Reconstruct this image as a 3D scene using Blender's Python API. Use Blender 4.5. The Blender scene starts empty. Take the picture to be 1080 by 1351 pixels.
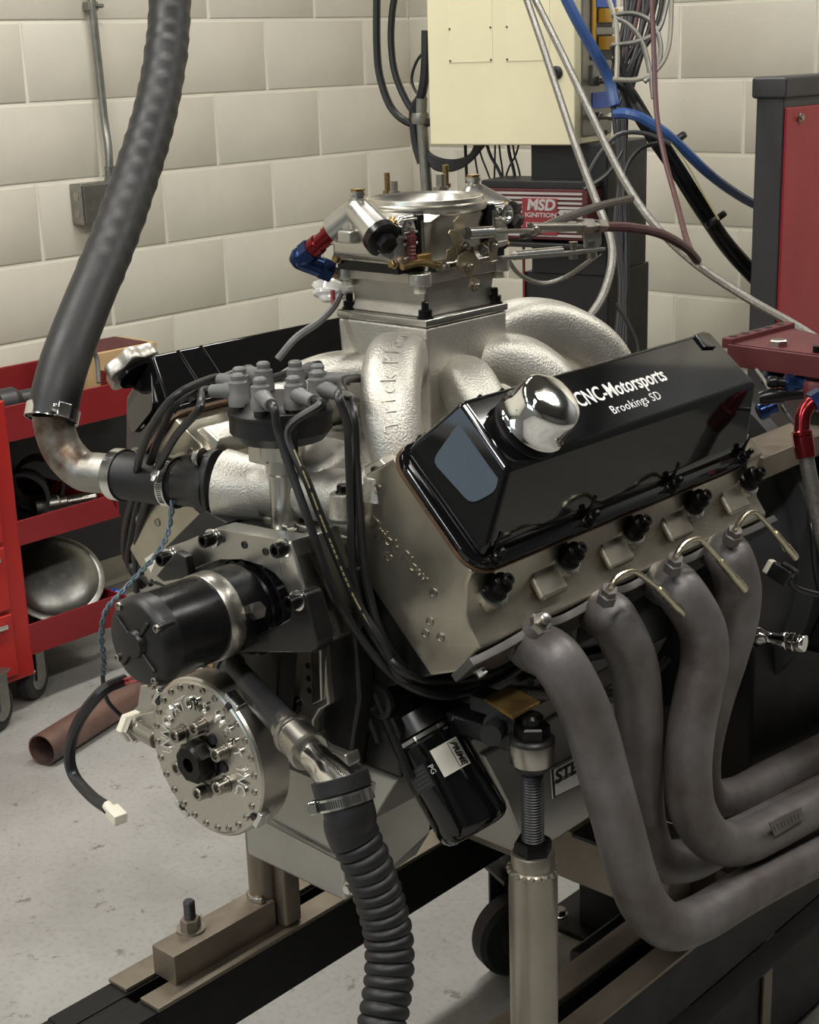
import bpy, bmesh, math, random
from mathutils import Vector, Matrix, Quaternion
random.seed(7)
SC = bpy.context.scene
COL = SC.collection
# ------------------------------------------------------------------ camera
W_PX, H_PX, F_PX = 1080.0, 1351.0, 2000.0
CAM = Vector((1.167, -0.93, 1.45))
_dy = Vector((1906.0, -667.5, F_PX)).normalized()          # engine / room length axis seen from the camera
_dn = Vector((211.0, 6600.0, F_PX)).normalized()           # plumb line
_dz = -(_dn - _dy * _dn.dot(_dy)).normalized()
_dx = _dy.cross(_dz)
CR = Vector((_dx.x, _dy.x, _dz.x)); CD = Vector((_dx.y, _dy.y, _dz.y)); CF = Vector((_dx.z, _dy.z, _dz.z))
cam_data = bpy.data.cameras.new('camera')
cam_data.sensor_fit = 'HORIZONTAL'; cam_data.sensor_width = 36.0
cam_data.lens = F_PX / W_PX * 36.0
cam_data.clip_start = 0.05
cam = bpy.data.objects.new('camera', cam_data); COL.objects.link(cam)
cam.matrix_world = Matrix(((CR.x, -CD.x, -CF.x, CAM.x), (CR.y, -CD.y, -CF.y, CAM.y), (CR.z, -CD.z, -CF.z, CAM.z), (0, 0, 0, 1)))
SC.camera = cam
# ------------------------------------------------------------------ world, exposure
SC.view_settings.view_transform = 'Standard'; SC.view_settings.look = 'None'
SC.view_settings.gamma = 1.0; SC.view_settings.use_curve_mapping = False
SC.view_settings.exposure = EXPOSURE = 0.0
wd = bpy.data.worlds.new('world'); SC.world = wd; wd.use_nodes = True
wd.node_tree.nodes['Background'].inputs[0].default_value = (0.9, 0.93, 1.0, 1)
wd.node_tree.nodes['Background'].inputs[1].default_value = 0.05
# ceiling lamps of the workshop: (x, y, along) and strength in watts
LAMPS = [(-1.0, 1.3), (-0.9, -0.5), (1.0, 1.95), (1.1, -0.3), (1.1, -2.1), (-0.9, -2.1)]
LAMP_W = 33.0
LAMP_COL = (1.0, 0.97, 0.925)

def ray(px, py):
    return CR * ((px - W_PX / 2) / F_PX) + CD * ((py - H_PX / 2) / F_PX) + CF
def at(px, py, X=None, Y=None, Z=None, D=None):
    """world point on the plane X=, Y= or Z= that was measured at this place of the photograph"""
    d = ray(px, py)
    if D is not None: return CAM + d * D
    if X is not None: t = (X - CAM.x) / d.x
    elif Y is not None: t = (Y - CAM.y) / d.y
    else: t = (Z - CAM.z) / d.z
    return CAM + d * t

# ------------------------------------------------------------------ materials
MATS = {}
def s2l(c): return tuple(((v / 255) / 12.92 if v / 255 <= 0.04045 else ((v / 255 + 0.055) / 1.055) ** 2.4) for v in c)
def mat(name, rgb, rough=0.5, metal=0.0, var=0.12, scale=8.0, bump=0.0, bscale=120.0, coat=0.0, rvar=0.1, rgb2=None, lo=0.35, hi=0.65, emit=0, aniso=0, spec=None):
    m = bpy.data.materials.new(name); m.use_nodes = True; MATS[name] = m
    nt = m.node_tree; N = nt.nodes; L = nt.links; b = N['Principled BSDF']
    tc = N.new('ShaderNodeTexCoord')
    nz = N.new('ShaderNodeTexNoise'); nz.inputs['Scale'].default_value = scale; nz.inputs['Detail'].default_value = 6; nz.inputs['Roughness'].default_value = 0.6
    L.new(tc.outputs['Object'], nz.inputs['Vector'])
    cr = N.new('ShaderNodeValToRGB')
    c1 = s2l(rgb); c2 = s2l(rgb2) if rgb2 else tuple(v * (1 - var) for v in c1)
    if not rgb2: c1 = tuple(min(1, v * (1 + var * 0.6)) for v in c1)
    cr.color_ramp.elements[0].position = lo; cr.color_ramp.elements[0].color = (*c2, 1)
    cr.color_ramp.elements[1].position = hi; cr.color_ramp.elements[1].color = (*c1, 1)
    L.new(nz.outputs['Fac'], cr.inputs['Fac']); L.new(cr.outputs['Color'], b.inputs['Base Color'])
    b.inputs['Metallic'].default_value = metal
    mr = N.new('ShaderNodeMapRange'); mr.inputs['To Min'].default_value = max(0, rough - rvar); mr.inputs['To Max'].default_value = min(1, rough + rvar)
    n2 = N.new('ShaderNodeTexNoise'); n2.inputs['Scale'].default_value = scale * 2.3; n2.inputs['Detail'].default_value = 4
    L.new(tc.outputs['Object'], n2.inputs['Vector']); L.new(n2.outputs['Fac'], mr.inputs['Value']); L.new(mr.outputs['Result'], b.inputs['Roughness'])
    if bump:
        n3 = N.new('ShaderNodeTexNoise'); n3.inputs['Scale'].default_value = bscale; n3.inputs['Detail'].default_value = 5
        bp = N.new('ShaderNodeBump'); bp.inputs['Strength'].default_value = bump; bp.inputs['Distance'].default_value = 0.002
        L.new(tc.outputs['Object'], n3.inputs['Vector']); L.new(n3.outputs['Fac'], bp.inputs['Height']); L.new(bp.outputs['Normal'], b.inputs['Normal'])
    if coat: b.inputs['Coat Weight'].default_value = coat; b.inputs['Coat Roughness'].default_value = 0.05
    if spec is not None: b.inputs['Specular IOR Level'].default_value = spec
    if emit: b.inputs['Emission Color'].default_value = (*c1, 1); b.inputs['Emission Strength'].default_value = emit
    return m
mat('block_paint', (206, 201, 186), 0.55, 0, 0.06, 3, 0.25, 90)
mat('mortar', (224, 219, 205), 0.6, 0, 0.06, 5, 0.3, 150)
mat('concrete', (158, 157, 152), 0.62, 0, 0.2, 2.6, 0.2, 60, rvar=0.15, rgb2=(136, 135, 130), lo=0.3, hi=0.6)
mat('ceiling_paint', (96, 95, 92), 0.7)
mat('wall_grey', (112, 114, 114), 0.6)
mat('wall_dark', (64, 64, 63), 0.6)
mat('daylight_pane', (190, 214, 232), 0.3, emit=1.9)  # glow of the added window pane behind the camera
mat('cast_alu', (190, 187, 178), 0.46, 0.88, 0.08, 30, 0.45, 420, rvar=0.06)
mat('cast_alu_fine', (190, 186, 176), 0.36, 0.9, 0.1, 22, 0.2, 500, rvar=0.08)
mat('damper_alu', (196, 192, 182), 0.3, 1.0, 0.06, 14, 0.04, 300)
mat('mach_alu', (192, 190, 183), 0.30, 1.0, 0.08, 14, 0.05, 300)
mat('head_alu', (186, 180, 164), 0.3, 0.95, 0.14, 14, 0.12, 90, rvar=0.08)
mat('sheet_alu', (178, 176, 170), 0.4, 0.9, 0.1, 10, 0.05, 200)
mat('bright_alu', (222, 221, 216), 0.16, 1.0, 0.04, 20)
mat('chrome', (238, 238, 236), 0.04, 1.0, 0.0, 5, rvar=0.02)
mat('steel', (168, 164, 156), 0.3, 1.0, 0.14, 18)
mat('jack_steel', (160, 154, 142), 0.36, 0.9, 0.12, 12, 0.05, 150)
mat('zinc_brown', (150, 138, 114), 0.4, 0.8, 0.2, 40)
mat('bare_steel', (134, 124, 110), 0.46, 0.7, 0.2, 12, 0.05, 150)
mat('zinc', (206, 198, 172), 0.28, 1.0, 0.1, 30)
mat('brass', (158, 134, 92), 0.3, 1.0, 0.12, 30)
mat('gold_plate', (160, 130, 78), 0.42, 0.9, 0.2, 25)
mat('gloss_black', (13, 13, 14), 0.06, 0, 0.0, 5, rvar=0.03)
mat('black_paint', (20, 20, 20), 0.3, 0, 0.15, 8, 0.08, 60, rvar=0.08)
mat('satin_black', (30, 30, 30), 0.42, 0, 0.2, 12)
mat('black_anod', (30, 29, 30), 0.28, 0.5, 0.15, 12)
mat('black_plastic', (15, 15, 16), 0.42, 0, 0.1, 12)
mat('black_bolt', (22, 21, 20), 0.3, 0.6, 0.2, 40)
mat('rubber', (19, 19, 20), 0.5, 0, 0.2, 10, 0.15, 150)
mat('tyre', (40, 39, 38), 0.7, 0, 0.2, 10, 0.2, 90)
mat('wire_black', (26, 26, 27), 0.35, 0, 0.1, 30)
mat('boot_grey', (98, 98, 97), 0.5, 0, 0.08, 30)
mat('cork', (86, 64, 44), 0.8, 0, 0.3, 60, 0.4, 400)
mat('flange_steel', (84, 82, 79), 0.45, 0.6)
mat('header', (112, 110, 110), 0.48, 0.4, 0.2, 11, 0.25, 160, rvar=0.14, rgb2=(84, 76, 73), lo=0.34, hi=0.66)
mat('rust_pipe', (128, 100, 90), 0.45, 0.5, 0.2, 5, 0.1, 80, rgb2=(86, 73, 71), lo=.38, hi=.58)
mat('rusty', (150, 146, 138), 0.42, 0.8, 0.2, 14, 0.2, 120, rgb2=(92, 70, 54), lo=0.36, hi=0.55)
mat('red_paint', (166, 36, 32), 0.36, 0, 0.12, 4)
mat('stand_black', (15, 15, 15), 0.5, 0, 0.15, 10, 0.08, 90, spec=0.3)
mat('cabinet_red', (146, 42, 48), 0.42)
mat('red_panel', (128, 30, 33), 0.42, 0, 0.08, 4)
mat('red_bracket', (82, 27, 30), 0.55, 0.0, 0.15, 10)
mat('dark_grey', (46, 46, 48), 0.45, 0, 0.1, 8, 0.1, 200)
mat('cabinet_cream', (222, 215, 180), 0.42, 0, 0.04, 5)
mat('galv', (146, 146, 140), 0.36, 0.9, 0.15, 40)
mat('red_anod', (122, 36, 40), 0.22, 0.85, 0.1, 20)
mat('blue_anod', (42, 62, 104), 0.22, 0.85, 0.1, 20)
mat('hose_blue', (52, 84, 140), 0.4, 0, 0.08, 10)
mat('hose_maroon', (72, 38, 40), 0.5, 0, 0.1, 20)
mat('hose_clear', (138, 134, 122), 0.3, 0, 0.1, 20)
mat('braid', (132, 130, 124), 0.35, 0.8, 0.3, 300, 0.5, 900)
mat('white_paint', (236, 234, 228), 0.4, 0, 0.03, 5)
mat('silver_print', (206, 206, 206), 0.4, 0.3, 0.03, 5)
mat('label_red', (132, 44, 50), 0.4, 0, 0.05, 5)
mat('label_grey', (178, 172, 168), 0.4, 0, 0.05, 5)
mat('label_black', (30, 30, 32), 0.5, 0, 0.05, 5)
mat('yellow_plastic', (214, 160, 40), 0.4, 0, 0.1, 10)
mat('cardboard', (190, 160, 116), 0.75, 0, 0.12, 8)
mat('blue_plastic', (34, 84, 180), 0.35, 0, 0.1, 8)
mat('wire_green', (58, 86, 88), 0.5, 0, 0.1, 30)
mat('wire_purple', (84, 92, 108), 0.5, 0, 0.1, 30)
mat('wire_red', (150, 60, 56), 0.5)
mat('nylon', (214, 208, 190), 0.45, 0, 0.05, 10)
mat('print_yellow', (140, 132, 92), 0.5)
mat('bag_plastic', (206, 204, 198), 0.12, 0, 0.25, 40)
mat('paper_label', (206, 203, 190), 0.45)
mat('lamp_tube', (255, 248, 232), 0.4, emit=3.0)

# ------------------------------------------------------------------ mesh helpers
WO = {}                     # world origin of every object (nothing that parents is rotated)
DO_BEVEL = True
def frame(axis, up=None):
    z = Vector(axis).normalized()
    u = Vector(up) if up is not None else (Vector((0, 0, 1)) if abs(z.z) < 0.9 else Vector((0, 1, 0)))
    x = u.cross(z).normalized(); y = z.cross(x)
    return x, y, z
def spline(pts, n=8):
    P = [Vector(p) for p in pts]
    if len(P) < 3: return P
    out = []
    for i in range(len(P) - 1):
        p0 = P[i - 1] if i else P[0] * 2 - P[1]
        p3 = P[i + 2] if i + 2 < len(P) else P[-1] * 2 - P[-2]
        p1, p2 = P[i], P[i + 1]
        for k in range(n):
            t = k / n
            out.append(0.5 * ((2 * p1) + (p2 - p0) * t + (2 * p0 - 5 * p1 + 4 * p2 - p3) * t * t + (3 * p1 - p0 - 3 * p2 + p3) * t ** 3))
    out.append(P[-1]); return out
class MB:
    def __init__(s): s.bm = bmesh.new()
    def ring(s, pts): return [s.bm.verts.new(p) for p in pts]
    def face(s, vs):
        try: return s.bm.faces.new(vs)
        except ValueError: return None
    def loft(s, rings, cap=True, closed=True, loop=False):
        R = [s.ring(r) for r in rings]; n = len(R[0]); m = len(R)
        for i in range(m if loop else m - 1):
            a, b = R[i], R[(i + 1) % m]
            for k in range(n if closed else n - 1):
                s.face([a[k], a[(k + 1) % n], b[(k + 1) % n], b[k]])
        if cap and not loop: s.face(R[0][::-1]); s.face(R[-1])
        return s
    def box(s, c, size, ax=None):
        c = Vector(c); x, y, z = ax if ax else (Vector((1, 0, 0)), Vector((0, 1, 0)), Vector((0, 0, 1)))
        a, b, d = [v / 2 for v in size]
        lo = [c + x * i + y * j - z * d for i, j in ((-a, -b), (a, -b), (a, b), (-a, b))]
        hi = [p + z * 2 * d for p in lo]
        return s.loft([lo, hi])
    def b2(s, p, q):
        p = Vector(p); q = Vector(q); return s.box((p + q) / 2, [abs(v) for v in (q - p)])
    def prism(s, pts, vec):
        P = [Vector(p) for p in pts]; v = Vector(vec); return s.loft([P, [p + v for p in P]])
    def ringprism(s, outer, inner, vec):
        v = Vector(vec); n = len(outer)
        A = s.ring(outer); B = s.ring(inner); C = s.ring([Vector(p) + v for p in outer]); D = s.ring([Vector(p) + v for p in inner])
        for k in range(n):
            j = (k + 1) % n
            s.face([A[k], A[j], B[j], B[k]]); s.face([C[j], C[k], D[k], D[j]]); s.face([A[j], A[k], C[k], C[j]]); s.face([B[k], B[j], D[j], D[k]])
        return s
    def lathe(s, o, axis, prof, n=32, up=None, closed=False):
        o = Vector(o); x, y, z = frame(axis, up)
        rings = [[o + z * h + (x * math.cos(2 * math.pi * k / n) + y * math.sin(2 * math.pi * k / n)) * max(r, 1e-5) for k in range(n)] for r, h in prof]
        return s.loft(rings, cap=not closed, loop=closed)
    def cyl(s, p, q, r, r2=None, n=24, up=None):
        p = Vector(p); q = Vector(q); return s.lathe(p, q - p, [(r, 0), (r if r2 is None else r2, (q - p).length)], n, up)
    def tube(s, path, r, n=12, sm=8, flat=1.0, up=None, loop=False, pw=1.0):
        P = spline(path, sm) if sm else [Vector(p) for p in path]
        m = len(P); R = r if callable(r) else (lambda t: r)
        arc = [0.0]
        for i in range(1, m): arc.append(arc[-1] + (P[i] - P[i - 1]).length)
        rings = []; t0 = (P[1] - P[0]).normalized(); x, y, _ = frame(t0, up)
        for i, p in enumerate(P):
            t = ((P[min(i + 1, m - 1)] - P[max(i - 1, 0)])).normalized()
            q = t0.rotation_difference(t); x = (q @ x); x = (x - t * x.dot(t)).normalized(); y = t.cross(x); t0 = t
            rr = r(i / (m - 1), arc[i]) if getattr(r, 'arc', 0) else R(i / (m - 1))
            rings.append([p + x * math.copysign(abs(math.cos(2 * math.pi * k / n)) ** pw, math.cos(2 * math.pi * k / n)) * rr + y * math.copysign(abs(math.sin(2 * math.pi * k / n)) ** pw, math.sin(2 * math.pi * k / n)) * rr * flat for k in range(n)])
        return s.loft(rings)
    def ball(s, c, r, n=16, sc=(1, 1, 1)):
        c = Vector(c); h = n // 2
        rings = [[c + Vector((math.sin(math.pi * i / h) * math.cos(2 * math.pi * k / n) * sc[0], math.sin(math.pi * i / h) * math.sin(2 * math.pi * k / n) * sc[1], -math.cos(math.pi * i / h) * sc[2])) * r for k in range(n)] for i in range(h + 1)]
        return s.loft(rings, cap=False)
    def xf(s, M): bmesh.ops.transform(s.bm, matrix=M, verts=s.bm.verts); return s
    def mesh(s, name, bevel=0, seg=2, angle=35, weld=True, flat=False):
        bm = s.bm
        if weld: bmesh.ops.remove_doubles(bm, verts=bm.verts, dist=1e-6)
        bmesh.ops.recalc_face_normals(bm, faces=bm.faces)
        if bevel and DO_BEVEL:
            ed = [e for e in bm.edges if len(e.link_faces) == 2 and e.calc_face_angle(0) > math.radians(angle)]
            bmesh.ops.bevel(bm, geom=ed, offset=bevel, offset_type='OFFSET', segments=seg, profile=0.5, affect='EDGES', clamp_overlap=True)
        lim = math.radians(angle)
        for f in bm.faces: f.smooth = not flat
        for e in bm.edges:
            if len(e.link_faces) == 2 and e.calc_face_angle(0) > lim: e.smooth = False
        nrm = None
        if bevel and not flat:                       # area weighted normals keep the flats flat beside the rounded edges
            bm.normal_update(); nrm = []
            ar = {f: f.calc_area() for f in bm.faces}; cl = math.cos(max(lim, math.radians(50)))
            for f in bm.faces:
                for l in f.loops:
                    a = Vector((0, 0, 0))
                    for g in l.vert.link_faces:
                        if g is f or g.normal.dot(f.normal) > cl: a += g.normal * ar[g]
                    nrm.append(a.normalized() if a.length > 0 else f.normal.copy())
            for e in bm.edges: e.smooth = True
        me = bpy.data.meshes.new(name); bm.to_mesh(me); bm.free()
        if nrm: me.normals_split_custom_set(nrm)
        return me
    def done(s, name, m, parent=None, bevel=0, seg=2, angle=35, label=None, **k):
        me = s.mesh(name, bevel, seg, angle, **k)
        lo = [min(v.co[i] for v in me.vertices) for i in range(3)]; hi = [max(v.co[i] for v in me.vertices) for i in range(3)]
        o = Vector(((lo[0] + hi[0]) / 2, (lo[1] + hi[1]) / 2, lo[2]))
        me.transform(Matrix.Translation(-o))
        return put(name, me, m, parent, o, None, label)
def put(name, me, m, parent, loc, rot=None, label=None):
    if m and not me.materials: me.materials.append(MATS[m])
    ob = bpy.data.objects.new(name, me); COL.objects.link(ob)
    loc = Vector(loc)
    if parent is not None:
        ob.parent = parent; ob.location = loc - WO[parent.name]
    else: ob.location = loc
    if rot is not None:
        ob.rotation_mode = 'QUATERNION'; ob.rotation_quaternion = rot
    WO[ob.name] = loc
    if label: ob['label'] = label
    return ob
def thing(name, label, cat, loc, group=None, parent=None):
    ob = bpy.data.objects.new(name, None); COL.objects.link(ob); ob.empty_display_size = 0.05
    WO[ob.name] = Vector(loc)
    if parent is not None: ob.parent = parent; ob.location = Vector(loc) - WO[parent.name]
    else: ob.location = loc
    if label: ob['label'] = label
    if cat: ob['category'] = cat
    if group: ob['group'] = group
    return ob
def tag(o, label, cat, group=None):
    o['label'] = label; o['category'] = cat
    if group: o['group'] = group
    return o
def struct(o): o['kind'] = 'structure'; return o
CACHE = {}
def zrot(axis, up=None):
    x, y, z = frame(axis, up); return Matrix((x, y, z)).transposed().to_quaternion()
def inst(key, fn, name, m, parent, loc, axis=(0, 0, 1), up=None, label=None):
    """a repeat piece: local mesh along +Z, shared between copies"""
    k = (key, m)
    if k not in CACHE: CACHE[k] = fn().mesh(name, bevel=0)
    return put(name, CACHE[k], m, parent, loc, zrot(axis, up), label)
def capscrew(r, h):      # socket head
    def f():
        b = MB(); b.lathe((0, 0, 0), (0, 0, 1), [(r, 0), (r, h * .92), (r * .9, h), (r * .58, h), (r * .58, h * .5), (0, h * .5)], 20); return b
    return f
def hexbolt(r, h, w=1.25):   # flanged hex
    def f():
        b = MB(); b.lathe((0, 0, 0), (0, 0, 1), [(r * w, 0), (r * w, h * .18), (r * 1.02, h * .3)], 20)
        b.lathe((0, 0, 0), (0, 0, 1), [(r, h * .25), (r, h * .9), (r * .86, h)], 6); return b
    return f
def screw(parent, p, axis, r=.005, h=.006, m='black_bolt', name='bolt', kind='cap', label=None):
    fn = capscrew(r, h) if kind == 'cap' else hexbolt(r, h)
    return inst((kind, round(r, 5), round(h, 5)), fn, name, m, parent, p, axis, label=label)
def text(s, name, m, parent, loc, xdir, ydir, size, extrude=0.0004, shear=0, spacing=1.0, align='CENTER', bold=0.0, sx=1.0):
    cu = bpy.data.curves.new(name, 'FONT'); cu.body = s; cu.size = size; cu.extrude = extrude; cu.align_x = align; cu.align_y = 'CENTER'
    cu.shear = shear; cu.space_character = spacing; cu.offset = bold; cu.resolution_u = 3
    t = bpy.data.objects.new(name, cu); COL.objects.link(t)
    dg = bpy.context.evaluated_depsgraph_get(); me = bpy.data.meshes.new_from_object(t.evaluated_get(dg))
    bpy.data.objects.remove(t); bpy.data.curves.remove(cu)
    x = Vector(xdir).normalized(); z = x.cross(Vector(ydir)).normalized(); y = z.cross(x)
    me.transform(Matrix.Diagonal((sx, 1, 1, 1)))
    me.transform(Matrix((x, y, z)).transposed().to_4x4())
    me.name = name
    return put(name, me, m, parent, loc)
def wire(name, pts, r, m, label, cat, group=None, n=8, sm=8, parent=None):
    b = MB(); b.tube(pts, r, n, sm); o = b.done(name, m, parent)
    if parent is None: tag(o, label, cat, group)
    return o
# ================================================================== the room
XW, YB = -2.28, 2.88            # painted block walls
XR, YF, ZC = 3.2, -3.4, 3.0
CO, BL, MJ = 0.2025, 0.419, 0.009
def block_wall(name, horizontal_axis, fixed, lo, hi, zline, phase, inward):
    """mortar backing with every block proud of it; blocks are children"""
    g = MB()
    if horizontal_axis == 'Y':
        g.b2((fixed - inward * .10, lo, 0), (fixed - inward * .0012, hi, ZC))
    else:
        g.b2((lo, fixed - inward * .10, 0), (hi, fixed - inward * .0012, ZC))
    wall = struct(g.done(name, 'mortar'))
    z0 = zline
    while z0 > 0: z0 -= CO
    row = round((z0 - zline) / CO)
    z = z0
    while z < ZC:
        off = phase + (BL / 2 if row % 2 else 0)
        k0 = math.floor((lo - off) / BL)
        s = off + k0 * BL
        while s < hi:
            a, b = max(s + MJ / 2, lo), min(s + BL - MJ / 2, hi)
            za, zb = max(z + MJ / 2, 0.001), min(z + CO - MJ / 2, ZC)
            if b - a > 0.02 and zb - za > 0.02:
                key = ('cmu', horizontal_axis, inward, round(b - a, 3), round(zb - za, 3))
                def mk(a=a, b=b, za=za, zb=zb):
                    m = MB(); L, H = b - a, zb - za
                    i = .0035
                    if horizontal_axis == 'Y':
                        x0, x1 = -inward * .004, inward * .0030
                        m.loft([[(x0, 0, 0), (x0, L, 0), (x0, L, H), (x0, 0, H)], [(x1 * .2, 0, 0), (x1 * .2, L, 0), (x1 * .2, L, H), (x1 * .2, 0, H)], [(x1, i, i), (x1, L - i, i), (x1, L - i, H - i), (x1, i, H - i)]])
                    else:
                        x0, x1 = -inward * .004, inward * .0030
                        m.loft([[(0, x0, 0), (L, x0, 0), (L, x0, H), (0, x0, H)], [(0, x1 * .2, 0), (L, x1 * .2, 0), (L, x1 * .2, H), (0, x1 * .2, H)], [(i, x1, i), (L - i, x1, i), (L - i, x1, H - i), (i, x1, H - i)]])
                    return m
                k = (key, 'block_paint')
                if k not in CACHE: CACHE[k] = mk().mesh('block')
                pr = random.uniform(-.0008, .0012) * inward
                loc = (fixed + pr, a, za) if horizontal_axis == 'Y' else (a, fixed + pr, za)
                put('block', CACHE[k], 'block_paint', wall, loc)
            s += BL
        z += CO; row += 1
    return wall
block_wall('wall_left', 'Y', XW, 0.6, YB, 1.353, 1.617 - BL / 2, 1)
block_wall('wall_back', 'X', YB, XW, 0.8, 1.353, -1.046 - BL / 2, -1)
b = MB(); b.b2((XW - .1, YF, 0), (XW, 0.6, ZC)); struct(b.done('wall_left_front', 'block_paint'))
b = MB(); b.b2((0.8, YB, 0), (XR, YB + .1, ZC)); struct(b.done('wall_back_right', 'wall_grey'))
b = MB(); b.b2((XR, YF, 0), (XR + .1, YB, ZC)); struct(b.done('wall_right', 'wall_dark'))
b = MB(); b.b2((XW, YF - .1, 0), (XR, YF, ZC)); struct(b.done('wall_front', 'wall_grey'))
b = MB(); b.b2((XW - .1, YF - .1, -.1), (XR + .1, YB + .1, 0)); struct(b.done('floor', 'concrete'))
b = MB(); b.b2((XW - .1, YF - .1, ZC), (XR + .1, YB + .1, ZC + .1)); struct(b.done('ceiling', 'ceiling_paint'))
# unseen window added behind the camera for the blue-grey valve cover reflection
wn = bpy.data.objects.new('added_window', None); COL.objects.link(wn); wn.location = (-.4, YF, 1.25); WO[wn.name] = Vector((-.4, YF, 1.25)); struct(wn)
WZ0, WZ1 = 1.58, 2.78
b = MB(); b.ringprism([(-1.40, YF, WZ0 - .08), (.65, YF, WZ0 - .08), (.65, YF, WZ1 + .08), (-1.40, YF, WZ1 + .08)], [(-1.32, YF, WZ0), (.57, YF, WZ0), (.57, YF, WZ1), (-1.32, YF, WZ1)], (0, .05, 0)); b.done('window_frame', 'white_paint', wn)
b = MB(); b.b2((-1.32, YF + .012, WZ0), (.57, YF + .016, WZ1)); b.done('pane', 'daylight_pane', wn)
# concrete: stains and scuffs with a shape of their own
nt = MATS['concrete'].node_tree; N = nt.nodes; L = nt.links; bs = N['Principled BSDF']
src = bs.inputs['Base Color'].links[0].from_socket
tc = [n for n in N if n.type == 'TEX_COORD'][0]
vo = N.new('ShaderNodeTexNoise'); vo.inputs['Scale'].default_value = 26; vo.inputs['Detail'].default_value = 8; vo.inputs['Roughness'].default_value = .7
L.new(tc.outputs['Object'], vo.inputs['Vector'])
rp = N.new('ShaderNodeValToRGB'); rp.color_ramp.elements[0].position = .62; rp.color_ramp.elements[0].color = (1, 1, 1, 1); rp.color_ramp.elements[1].position = .66; rp.color_ramp.elements[1].color = (.42, .41, .39, 1)
L.new(vo.outputs['Fac'], rp.inputs['Fac'])
mx = N.new('ShaderNodeMix'); mx.data_type = 'RGBA'; mx.blend_type = 'MULTIPLY'; mx.inputs[0].default_value = .8
L.new(src, mx.inputs[6]); L.new(rp.outputs['Color'], mx.inputs[7])
v2 = N.new('ShaderNodeTexNoise'); v2.inputs['Scale'].default_value = 90; v2.inputs['Detail'].default_value = 3
L.new(tc.outputs['Object'], v2.inputs['Vector'])
r2 = N.new('ShaderNodeValToRGB'); r2.color_ramp.elements[0].position = .3; r2.color_ramp.elements[0].color = (.86, .86, .86, 1); r2.color_ramp.elements[1].position = .5; r2.color_ramp.elements[1].color = (1, 1, 1, 1)
L.new(v2.outputs['Fac'], r2.inputs['Fac'])
m2 = N.new('ShaderNodeMix'); m2.data_type = 'RGBA'; m2.blend_type = 'MULTIPLY'; m2.inputs[0].default_value = 1
L.new(mx.outputs[2], m2.inputs[6]); L.new(r2.outputs['Color'], m2.inputs[7]); L.new(m2.outputs[2], bs.inputs['Base Color'])
# ceiling fixtures: white housing, diffuser, and the light itself
for i, (lx, ly) in enumerate(LAMPS):
    t = thing('ceiling_light', ('long white fluorescent ceiling fixture nearest the room corner', 'long white fluorescent ceiling fixture above the red tool cart side', 'long white fluorescent ceiling fixture by the back wall on the right', 'long white fluorescent ceiling fixture above the camera side of the engine', 'long white fluorescent ceiling fixture at the front right', 'long white fluorescent ceiling fixture at the front left by the added window')[i], 'lamp', (lx, ly, ZC - .09), 'ceiling lights')
    b = MB(); b.loft([[(lx - .09, ly - .62, ZC - .07), (lx + .09, ly - .62, ZC - .07), (lx + .09, ly + .62, ZC - .07), (lx - .09, ly + .62, ZC - .07)], [(lx - .14, ly - .64, ZC - .001), (lx + .14, ly - .64, ZC - .001), (lx + .14, ly + .64, ZC - .001), (lx - .14, ly + .64, ZC - .001)]])
    b.done('housing', 'white_paint', t)
    for s in (-1, 1):
        b = MB(); b.cyl((lx + s * .05, ly - .6, ZC - .085), (lx + s * .05, ly + .6, ZC - .085), .013, n=10); b.done('tube', 'lamp_tube', t)
    ld = bpy.data.lights.new('ceiling_lamp', 'AREA'); ld.shape = 'RECTANGLE'; ld.size = .2; ld.size_y = 1.2; ld.energy = LAMP_W; ld.color = LAMP_COL
    lo = bpy.data.objects.new('ceiling_lamp', ld); COL.objects.link(lo); lo.parent = t; lo.location = (0, 0, -.03)
# conduit and junction box on the left wall
t = thing('conduit_box', 'grey steel conduit running down the block wall into a small junction box', 'conduit', at(130, 290, X=XW + .03))
pth = [at(118, -60, X=XW + .03), at(121, 0, X=XW + .03), at(124, 30, X=XW + .03), at(131, 95, X=XW + .03), at(138, 160, X=XW + .035), at(143, 195, X=XW + .05), at(145, 232, X=XW + .055)]
b = MB(); b.tube(pth, .0105, 12); b.done('conduit', 'galv', t)
p = at(145, 229, X=XW + .055); b = MB(); b.lathe(p - Vector((0, 0, .03)), (0, 0, 1), [(.016, 0), (.016, .02), (.013, .022), (.013, .05)], 14); b.done('connector', 'galv', t)
p = at(122, 8, X=XW + .03); b = MB(); b.box(p + Vector((-.008, 0, 0)), (.028, .03, .022)); b.cyl(p + Vector((.004, .012, 0)), p + Vector((.02, .02, 0)), .006, n=8); b.done('clamp', 'galv', t, bevel=.003)
p0 = at(111, 298, X=XW + .055); p1 = at(161, 238, X=XW + .055)
b = MB(); b.b2((XW + .002, p0.y, p0.z), (XW + .055, p1.y, p1.z)); b.done('box', 'galv', t, bevel=.004)
b = MB(); b.b2((XW + .055, p0.y + .006, p0.z + .004), (XW + .059, p1.y - .006, p1.z - .004)); b.done('cover', 'galv', t, bevel=.002)
for dz in (.03, .075):
    b = MB(); b.cyl((XW + .03, p0.y - .001, p0.z + dz), (XW + .03, p0.y + .003, p0.z + dz), .012, n=16); b.done('knockout', 'steel', t)
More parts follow.
